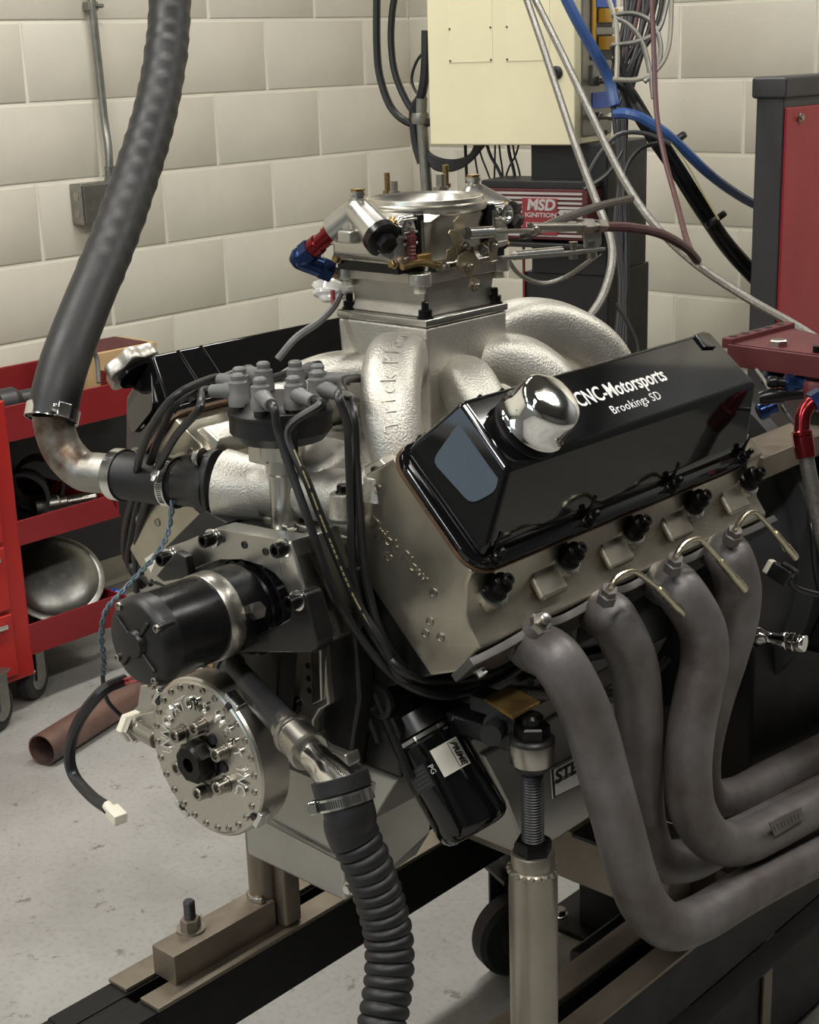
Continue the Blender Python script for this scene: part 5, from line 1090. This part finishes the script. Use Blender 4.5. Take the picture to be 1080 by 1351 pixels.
# ================================================================== control cabinet and tower at the back
RW = random.Random(3)
ORD = ['leftmost', 'second from left', 'third from left', 'fourth from left', 'fifth from left', 'sixth from left', 'seventh from left', 'eighth from left', 'ninth from left', 'tenth from left', 'rightmost']
LAY = ['innermost', 'second', 'third', 'fourth', 'outermost', 'sixth', 'lowest']
T_ = math.radians(12); EX = Vector((math.cos(T_), math.sin(T_), 0)); EY = Vector((-math.sin(T_), math.cos(T_), 0)); EZ = Vector((0, 0, 1))
KC = at(758, 192, D=3.2)
def K(a, d, h): return KC + EX * a + EY * d + EZ * h           # along the front, into depth, up
def kbox(b, a0, a1, d0, d1, h0, h1): return b.box(K((a0 + a1) / 2, (d0 + d1) / 2, (h0 + h1) / 2), (abs(a1 - a0), abs(d1 - d0), abs(h1 - h0)), (EX, EY, EZ))
def kp(px, py, d=0.0):                                          # point of the photo on the cabinet front (or d behind it)
    o = KC + EY * d; r = ray(px, py); t = (o - CAM).dot(EY) / r.dot(EY); return CAM + r * t
def ks(px, py, a=0.0):                                          # on the cabinet's right side
    o = KC + EX * a; r = ray(px, py); t = (o - CAM).dot(EX) / r.dot(EX); return CAM + r * t
CWD = -(kp(567, 193) - KC).dot(EX)
cab = thing('control_cabinet', 'cream painted steel control cabinet mounted on the black tower', 'cabinet', KC)
b = MB(); kbox(b, -CWD, 0, 0, .20, 0, .75); b.done('body', 'cabinet_cream', cab, bevel=.004)
for x0, x1, yb in ((592, 650, 83), (667, 725, 81)):
    p0, p1 = kp(x0, yb), kp(x1, yb); a0, a1, h = (p0 - KC).dot(EX), (p1 - KC).dot(EX), (p0 - KC).z
    b = MB(); kbox(b, a0, a1, -.0012, .001, h, .70); b.done('blank_plate', 'cabinet_cream', cab, bevel=.0004)
    for aa in (a0 + .004, a1 - .004):
        for hh_ in (h + .004, h + .07):
            b = MB(); b.cyl(K(aa, -.0012, hh_), K(aa, -.0025, hh_), .0022, n=8); b.done('plate_screw', 'dark_grey', cab)
p = kp(734, 96); b = MB(); b.lathe(p, -EY, [(.014, 0), (.014, .004), (.010, .006), (.006, .006), (.006, .003), (0, .003)], 20); b.done('grommet', 'black_plastic', cab)
# connector panel on the right flank
def sq(px0, py0, px1, py1, m, name, t=.006):
    p0, p1 = ks(px0, py0), ks(px1, py1); d0, d1 = (p0 - KC).dot(EY), (p1 - KC).dot(EY); h0, h1 = (p0 - KC).z, (p1 - KC).z
    b = MB(); kbox(b, 0, t, d0, d1, h0, h1); return b.done(name, m, cab, bevel=.001)
sq(766, 180, 806, -30, 'galv', 'side_panel', .004); sq(776, 80, 805, -20, 'dark_grey', 'connector_bay', .006)
sq(777, 78, 781, 0, 'yellow_plastic', 'yellow_rail', .010)
for y0 in (30, 66):
    sq(786, y0, 803, y0 - 18, 'yellow_plastic', 'thermocouple_plug', .022); sq(780, y0 - 20, 806, y0 - 30, 'blue_plastic' if y0 < 50 else 'galv', 'terminal_strip', .012)
sq(778, 144, 803, 120, 'blue_plastic', 'blue_label', .006); sq(776, 112, 806, 84, 'galv', 'valve_plate', .010)
for py in (107, 154):
    p = ks(786, py, .006); b = MB(); b.lathe(p, EX, [(.011, 0), (.011, .010), (.007, .011), (.007, .03), (.009, .031), (.009, .04)], 6); b.done('fitting', 'steel', cab)
p = ks(799, 175, .004); b = MB(); b.cyl(p, p + EX * .002, .006, n=14); b.done('hole', 'label_black', cab)
# tower
tw = thing('instrument_tower', 'tall black steel tower carrying the cream cabinet and ignition box', 'tower', (K(-.06, .12, 0).x, K(-.06, .12, 0).y, 0))
zf = -KC.z
a_r = (kp(800, 300, .05) - KC).dot(EX); a_l = (kp(700, 220, .05) - KC).dot(EX); a_l2 = (kp(688, 380, .05) - KC).dot(EX)
b = MB(); kbox(b, a_l, a_r, .05, .28, -.28, 0.0); b.done('upper_column', 'satin_black', tw, bevel=.003)
b = MB(); kbox(b, a_l2, a_r, .06, .30, zf, -.28); b.done('lower_column', 'satin_black', tw, bevel=.003)
h_s = (kp(700, 240, .0) - KC).z
b = MB(); kbox(b, (kp(640, 244, 0) - KC).dot(EX), a_r - .01, -.02, .10, h_s - .012, h_s + .004); b.done('shelf', 'satin_black', tw, bevel=.002)
h_s2 = (kp(700, 318, .0) - KC).z
b = MB(); kbox(b, (kp(640, 320, 0) - KC).dot(EX), a_r - .01, -.03, .10, h_s2 - .01, h_s2); b.done('shelf', 'satin_black', tw, bevel=.002)
p = kp(691, 380, .055); b = MB(); b.box(p, (.005, .004, .24), (EX, EY, EZ)); b.done('red_edge', 'red_panel', tw)
# ignition box
m0, m1 = kp(640, 315, -.02), kp(775, 250, -.02); A0, A1, H0, H1 = (m0 - KC).dot(EX), (m1 - KC).dot(EX), (m0 - KC).z, (m1 - KC).z
msd = thing('ignition_box', 'dark red ribbed ignition box with silver stripes on the tower shelf', 'ignition box', m0)
b = MB(); kbox(b, A0, A1, -.02, .06, H0 + .002, H1); b.done('case', 'red_bracket', msd, bevel=.003)
Ap = (kp(768, 280, -.02) - KC).dot(EX)
for k in range(10):
    h = H0 + .012 + (H1 - H0 - .022) * k / 9; b = MB(); kbox(b, A0 + .004, Ap, -.0225, -.019, h - .0024, h + .0024); b.done('stripe_rib', 'label_grey', msd)
l0, l1 = kp(689, 302, -.023), kp(735, 262, -.023)
b = MB(); kbox(b, (l0 - KC).dot(EX), (l1 - KC).dot(EX), -.0245, -.021, (l0 - KC).z - .012, (l1 - KC).z); b.done('logo_plate', 'label_red', msd, bevel=.001)
text('MSD', 'logo_text', 'label_grey', msd, kp(713, 271, -.0248), EX, EZ, .032, .0004, shear=.15, bold=.0012, sx=1.05)
text('IGNITION', 'logo_text', 'label_grey', msd, kp(713, 284, -.0248), EX, EZ, .0135, .0004, bold=.0003, sx=1.25)
text('DIGITAL 6A', 'logo_text', 'label_grey', msd, kp(711, 297, -.0248), EX, EZ, .0135, .0004, bold=.0003, sx=.9)
p0, p1 = kp(738, 288, -.023), kp(768, 278, -.023); b = MB(); kbox(b, (p0 - KC).dot(EX), (p1 - KC).dot(EX), -.0243, -.021, (p0 - KC).z, (p1 - KC).z); b.done('part_plate', 'label_grey', msd)
text('PN 6425', 'part_text', 'label_black', msd, kp(753, 283, -.0246), EX, EZ, .0095, .0003, bold=.0003)
# black conduit pole, coiled cables left of the cabinet
WB = lambda px, py, d=.10: kp(px, py, d)
b = MB(); b.tube([WB(556, 130), WB(556, 160), WB(562, 240), WB(566, 300)], .0135, 12, 6); o = b.done('cable_conduit', 'galv'); tag(o, 'grey metal conduit with a clamp standing left of the cream cabinet', 'conduit')
b = MB(); b.lathe(WB(554, 156), EZ, [(.02, -.012), (.022, 0), (.02, .012)], 12); b.done('conduit_clamp', 'galv', o)
wire('black_cable', [WB(497, -20), WB(497, 60), WB(502, 105), WB(518, 145), WB(545, 164), WB(575, 160)], .009, 'wire_black', 'thick black cable looping down from the top, outer left one of two', 'cable')
wire('black_cable', [WB(523, -20), WB(517, 20), WB(516, 60), WB(522, 100), WB(540, 140), WB(560, 160)], .008, 'wire_black', 'thick black cable looping down from the top, inner right one of two', 'cable')
wire('thin_cable', [WB(562, 65), WB(549, 82), WB(543, 105), WB(550, 123), WB(562, 130)], .0035, 'wire_black', 'thin black cable bowing out left of the cream cabinet edge', 'cable')
wire('thick_loom', [WB(562, 40), WB(561, 90), WB(556, 125), WB(546, 145), WB(548, 185), WB(556, 215)], .011, 'wire_black', 'taped black cable loom tucked behind the left edge of the cream cabinet', 'cable')
for k in range(5):
    r0 = 6 * k
    wire('coiled_cable', [WB(556, 170 + r0 * .4), WB(562 + r0 * .2, 198 + r0 * .6), WB(578, 210 + r0 * .55), WB(600, 213 + r0 * .4), WB(620, 206 + r0 * .2), WB(630 + r0 * .4, 188)], .0055, 'wire_black', LAY[k] + ' turn of the black cable coil hanging below the cream cabinet', 'cable', 'coiled cables under the cabinet')

for k in range(9):
    x = 615 + k * 9 + RW.uniform(-3, 3); e = RW.uniform(-16, 16)
    wire('hanging_wire', [WB(x, 185), WB(x + e * .4, 205), WB(x + e, 222), WB(x + e * 1.6, 240 + RW.uniform(-6, 14))], .0022 + .0015 * (k % 3 == 0), 'wire_black', ORD[k if k < 8 else 10] + ' thin black wire dangling between cream cabinet and ignition box', 'wire', 'wires under the cabinet')
# cables right of the cabinet
CD_ = 3.15
G = lambda px, py, D=CD_: at(px, py, D=D)
for k in range(11):
    j = lambda s: RW.uniform(-s, s)
    x = 806 + k * 3
    wire('tower_cable', [G(826 + k * 5 + j(3), -20), G(822 + k * 4 + j(6), 40), G(812 + k * 2 + j(8), 100), G(812 + k * 1.2 + j(5), 160), G(813 + k * 1.1 + j(5), 230), G(812 + k * 1.2 + j(5), 300), G(816 + k + j(4), 380), G(812 + k * 1.3 + j(4), 470), G(814 + k + j(3), 600)], .0055, 'hose_maroon' if k == 4 else 'wire_black', ORD[k] + ' dark cable in the tangled bundle running down beside the tower', 'cable', 'cables beside the tower')
for k in range(7):
    j = lambda s: RW.uniform(-s, s)
    oa = 2 * math.pi * k / 6; ox, oy = (7.5 * math.cos(oa), 7.5 * math.sin(oa)) if k < 6 else (0, 0); od = .012 * math.sin(oa * 1.7)
    wire('loom_cable', [G(812 + j(4), 60 + 8 * k, 3.1), G(830 + ox * .5 + j(3), 125 + oy, 3.12), G(858 + ox, 172 + oy, 3.15 + od), G(892 + ox, 222 + oy, 3.25 + od), G(930 + ox, 282 + oy, 3.35 + od), G(968 + ox, 335 + oy, 3.5), G(1040 + ox, 410 + oy, 3.65)], .0075, 'wire_black', ('lowest', 'second lowest', 'third lowest', 'middle', 'third highest', 'second highest', 'highest')[k] + ' black cable of the loom slanting to the red tool cabinet', 'cable', 'slanting cable loom')
for px, py in ((886, 180), (939, 284)):
    b = MB(); q = G(px + 4, py + 6, 3.2 if py < 200 else 3.32); b.lathe(q - Vector((.004, -.002, -.006)), Vector((.5, .2, -.75)), [(.024, 0), (.026, .004), (.026, .010), (.024, .014)], 14); tag(b.done('cable_tie', 'black_plastic'), ('upper' if py < 200 else 'lower') + ' black tie strapped round the slanting cable loom', 'cable tie')
wire('blue_hose', [G(738, -20, 3.0), G(760, 25, 3.02), G(785, 70, 3.05), G(803, 105, 3.08), G(811, 140, 3.08)], .0115, 'hose_blue', 'blue air hose coming down in front of the cream cabinet flank', 'hose')
wire('blue_hose', [G(812, 150, 3.08), G(828, 150, 3.05), G(850, 158, 3.05), G(885, 182, 3.08), G(930, 225, 3.2), G(965, 252, 3.35), G(1000, 272, 3.5), G(1040, 285, 3.65)], .0105, 'hose_blue', 'blue air hose slanting right toward the red tool cabinet', 'hose')
wire('steel_line', [G(688, -20, 2.7), G(712, 50, 2.65), G(735, 120, 2.6), G(760, 195, 2.5), G(785, 262, 2.4), G(803, 308, 2.35), G(807, 345, 2.3), G(795, 390, 2.28), G(772, 425, 2.25), G(748, 453, 2.22)], .0066, 'braid', 'braided steel line curving down behind the rear intake runner', 'fuel line')
wire('steel_line', [G(696, -20, 2.72), G(735, 58, 2.65), G(772, 135, 2.58), G(808, 210, 2.5), G(835, 258, 2.45), G(868, 302, 2.4), G(920, 350, 2.3), G(990, 396, 2.2), G(1050, 430, 2.1), G(1100, 462, 2.05)], .0064, 'braid', 'braided steel line slanting down right across the wall to the red bracket', 'fuel line')
for k, pts in enumerate(([(808, 105), (840, 105), (866, 92), (882, 60), (886, -10)], [(806, 20), (835, 18), (860, 30), (871, 60), (866, 90), (850, 108)], [(806, 60), (840, 55), (868, 40), (880, 0), (882, -20)], [(808, 22), (828, 32), (846, 54), (856, 90), (862, 130)], [(800, -10), (812, 30), (814, 70), (813, 105)])):
    wire('looped_cable', [G(x, y, 3.02) for x, y in pts], .0052, 'hose_clear' if k in (0, 4) else 'galv', ('lowest wide grey loop', 'tight grey ring', 'upper grey loop', 'grey arc', 'straight grey cable')[k] + ' of cable right of the cream cabinet', 'cable')
for k, pts in enumerate(([(770, 240), (790, 205), (815, 178), (850, 176), (885, 190)], [(822, 262), (826, 222), (845, 196), (872, 188)], [(812, 400), (830, 430), (842, 470), (830, 560), (822, 700)], [(770, 250), (800, 230), (820, 200)])):
    PT = [G(x, y, 2.95) for x, y in pts]
    if k == 2: PT.append(Vector((PT[-1].x, PT[-1].y, .006)))
    wire('arched_cable', PT, .0045, 'wire_black' if k else 'dark_grey', ('high grey arch', 'low black arch', 'black tail', 'short black link')[k] + ' of cable between the tower and the loom', 'cable')
wire('yellow_wire', [G(885, 190, 2.93), G(905, 215, 2.92), G(930, 260, 2.92), G(948, 290, 2.92)], .002, 'print_yellow', 'thin yellow green wire lying along the slanting cable loom', 'wire')
# ================================================================== red and grey tool cabinet at the right
q0 = at(1031, 200, D=3.05); XT = q0.x
def tx(px, py): return at(px, py, X=XT)
tcab = thing('tool_cabinet', 'tall dark grey tool cabinet with a red side panel by the back wall', 'cabinet', (XT, q0.y, 0))
y0 = q0.y; y1 = YB - .02; ztop = tx(1003, 106).z
b = MB(); b.b2((XT - .062, y0, .02), (XT, y1, ztop)); b.done('body', 'dark_grey', tcab, bevel=.004)
b = MB(); b.b2((XT - .070, y0 - .008, ztop - .038), (XT + .008, y1, ztop + .004)); b.done('top_cap', 'dark_grey', tcab, bevel=.006)
yp = tx(1032, 200).y; zp_ = tx(1045, 141).z
b = MB(); b.b2((XT, yp, .10), (XT + .006, y1 - .03, zp_)); b.done('red_panel', 'cabinet_red', tcab, bevel=.003)
b = MB(); b.lathe(tx(1050, 155) + Vector((.006, 0, 0)), (1, 0, 0), [(.009, 0), (.009, .004), (.006, .006), (.006, .010)], 14); b.done('panel_bolt', 'steel', tcab)
# ================================================================== red tool cart at the left wall
XC = -1.72
def cx(px, py, X=XC): return at(px, py, X=X)
cart = thing('tool_cart', 'red steel tool cart with open side trays along the block wall', 'cart', (-1.9, .9, 0))
yp0, yp1 = cx(-40, 700).y, cx(26, 700).y
zpt, zpb = cx(5, 528).z, cx(30, 896).z
b = MB(); b.b2((XC - .43, -.05, zpb), (XC, yp1, zpt)); b.done('body', 'red_paint', cart, bevel=.006)
for za, zb2 in ((zpb + .02, zpb + .17), (zpb + .18, zpb + .33), (zpb + .34, zpt - .03)):
    b = MB(); b.b2((XC - .002, .0, za), (XC + .012, yp1 - .05, zb2)); b.done('drawer', 'red_paint', cart, bevel=.004)
    b = MB(); b.b2((XC + .012, .1, zb2 - .03), (XC + .024, yp1 - .07, zb2 - .018)); b.done('drawer_handle', 'bright_alu', cart, bevel=.003)
LIPS = []
for (l, r, lb, rb_) in (((5, 540), (200, 493), (8, 584), (200, 540)), ((19, 688), (146, 655), (22, 719), (160, 684)), ((34, 826), (168, 781), (39, 865), (170, 820))):
    P = [cx(*l), cx(*r), cx(*rb_), cx(*lb)]
    z1 = (P[0].z + P[1].z) / 2; z0 = (P[2].z + P[3].z) / 2; ye = max(P[1].y, P[2].y)
    b = MB(); b.prism([(XC - .006, yp1 - .005, z1), (XC - .006, ye - .03, z1), (XC - .006, ye, z0), (XC - .006, yp1 - .005, z0)], (.006, 0, 0)); b.done('tray_lip', 'red_panel', cart, bevel=.001)
    b = MB(); b.b2((XC - .42, yp1 - .005, z0 + .004), (XC - .006, ye, z0 + .010)); b.done('tray_floor', 'dark_grey', cart)
    b = MB(); b.b2((XC - .42, ye - .006, z0 + .004), (XC - .006, ye, z1 - .01)); b.done('tray_end', 'red_panel', cart)
    LIPS.append((z0 + .010, z1, ye))
zbk = at(60, 474, X=XC - .42).z
b = MB(); b.b2((XC - .43, yp1 - .01, LIPS[2][0]), (XC - .42, LIPS[0][2], zbk)); b.done('back_panel', 'red_panel', cart, bevel=.002)
b = MB(); b.b2((XC - .418, yp1, LIPS[2][0]), (XC - .412, LIPS[0][2] + .32, LIPS[0][0])); b.done('back_sheet', 'dark_grey', cart)
def caster(px, py, nm, yaw):
    q = at(px, py, Z=0); r = .055; ax = Vector((math.cos(yaw), math.sin(yaw), 0)); c = Vector((q.x, q.y, r))
    b = MB(); b.lathe(c - ax * .018, ax, [(.03, 0), (r - .006, .001), (r, .007), (r, .029), (r - .006, .035), (.03, .036)], 32); b.done('caster_tyre', 'tyre', cart)
    b = MB(); b.lathe(c - ax * .02, ax, [(.03, 0), (.032, .002), (.032, .038), (.03, .04)], 24); b.done('caster_hub', 'galv', cart)
    b = MB(); b.box(c + ax * .024 + Vector((0, 0, .04)), (.004, .04, .09), (ax, EZ.cross(ax), EZ)); b.box(c - ax * .024 + Vector((0, 0, .04)), (.004, .04, .09), (ax, EZ.cross(ax), EZ)); b.box(c + Vector((0, 0, .083)), (.06, .06, .006), (ax, EZ.cross(ax), EZ)); b.cyl(c + Vector((0, 0, .083)), (c.x, c.y, zpb + .004), .012, n=10); b.done('caster_fork', 'galv', cart, bevel=.001)
caster(46, 920, 'a', .5); caster(-2, 962, 'b', .5)
# things on the trays
def zat(px, py, z): return at(px, py, Z=z)
z1 = LIPS[1][0]
for k, (px, py, r, nm) in enumerate(((28, 640, .060, 'black open ended hose coupling lying on the middle cart tray, nearest the post'), (50, 635, .062, 'black ribbed duct end lying on the middle cart tray behind the coupling'))):
    q = cx(px, py, XC - .12 - .08 * k); q.z = z1 + r; ax = Vector((.80, -.58, .12)).normalized()
    b = MB(); b.lathe(q - ax * .09, ax, [(r, 0), (r, .11), (r + .004, .112), (r + .004, .13), (r - .004, .13), (r - .006, 0)], 32, closed=True); tag(b.done('hose_coupling' if k == 0 else 'duct_end', 'rubber'), nm, 'hose')
q = cx(72, 668, XC - .10); q.z = z1 + .03; b = MB(); ax = Vector((.3, 1, .0)).normalized(); b.lathe(q - ax * .05, ax, [(.026, 0), (.026, .055), (.022, .06), (.022, .075), (.015, .08), (.015, .15), (.010, .155)], 24); tag(b.done('chrome_gun', 'steel'), 'silver cylinder tool lying on the middle cart tray under the coolant elbow', 'tool')
z2 = LIPS[2][0]; q = cx(74, 778, XC - .14)
ax = Vector((.62, -.25, .72)).normalized(); c = Vector((q.x, q.y, z2 + .10))
b = MB(); b.lathe(c, ax, [(.118, 0), (.120, .003), (.114, .006), (.106, .006), (.100, .012), (.080, .021), (.05, .027), (.02, .029), (0, .0295)], 48); b.lathe(c, ax, [(.117, .001), (.10, -.004), (0, -.006)], 48); tag(b.done('metal_dome', 'galv'), 'brushed metal dome cover leaning on the bottom cart tray', 'cover')
for k, (px, py) in enumerate(((112, 790), (150, 776))):
    q = cx(px, py - 12, XC - .09); q.z = z2 + .024; b = MB(); b.lathe(q - Vector((.018, 0, 0)), (1, -.2, .1), [(.016, 0), (.020, .004), (.020, .014), (.014, .016), (.014, .028), (.022, .030), (.022, .044), (.018, .048)], 8); tag(b.done('blue_fitting', 'blue_plastic'), ('blue plastic fitting on the bottom cart tray beside the metal dome', 'blue plastic fitting on the bottom cart tray nearest the pump motor')[k], 'fitting')
z0_ = LIPS[0][0]
q = at(150, 478, X=XC - .20); b = MB(); b.b2((XC - .36, q.y - .10, z0_), (XC - .20, q.y + .14, at(150, 462, X=XC - .2).z)); bx_ = b.done('cardboard_box', 'cardboard', None, bevel=.003); tag(bx_, 'worn cardboard box on the top cart tray behind the coolant hose', 'box')
b = MB(); b.b2((XC - .35, q.y - .08, at(150, 462, X=XC - .2).z), (XC - .21, q.y + .12, at(150, 462, X=XC - .2).z + .002)); b.done('label_sheet', 'red_bracket', bx_)
q = cx(28, 508, XC - .12); q.z = z0_ + .05; ax = Vector((.25, 1, .05)).normalized()
gt = thing('air_gun', 'grey air tool with a yellow body on the top cart tray', 'tool', (q.x, q.y, z0_))
b = MB(); b.lathe(q - ax * .13, ax, [(.030, 0), (.030, .06), (.026, .062), (.026, .07), (.034, .072), (.034, .11), (.022, .125), (.022, .16), (.026, .162), (.026, .19)], 20); b.done('barrel', 'dark_grey', gt)
b = MB(); b.ball(q + ax * .07 + Vector((0, 0, .022)), .036, 16, (.8, 1.1, .8)); b.done('yellow_body', 'yellow_plastic', gt)
b = MB(); b.box(q + Vector((0, 0, -.03)), (.03, .04, .04)); b.done('handle', 'dark_grey', gt, bevel=.005)
wire('tray_cable', [at(108, 505, X=XC - .14), at(118, 470, X=XC - .16), at(122, 462, X=XC - .16), at(128, 475, X=XC - .16), at(130, 505, X=XC - .14)], .006, 'boot_grey', 'grey looped cable standing on the top cart tray beside the cardboard box', 'cable')
# copper coloured pipe on the floor
pr = .036
q0 = at(55, 990, Z=pr); q1 = at(300, 836, Z=pr); d = (q1 - q0).normalized()
b = MB(); b.lathe(q0, d, [(pr - .003, 0), (pr, 0), (pr, .75), (pr - .003, .75)], 40, closed=True); cpz = b.done('exhaust_pipe', 'rust_pipe'); tag(cpz, 'brown scorched steel exhaust pipe lying on the concrete floor', 'pipe')
b = MB(); c = q0 + d * .20 + Vector((0, 0, pr + .002)); b.box(c, (.04, .012, .008), (d, EZ.cross(d), EZ)); b.done('weld_tab', 'rust_pipe', cpz, bevel=.002)
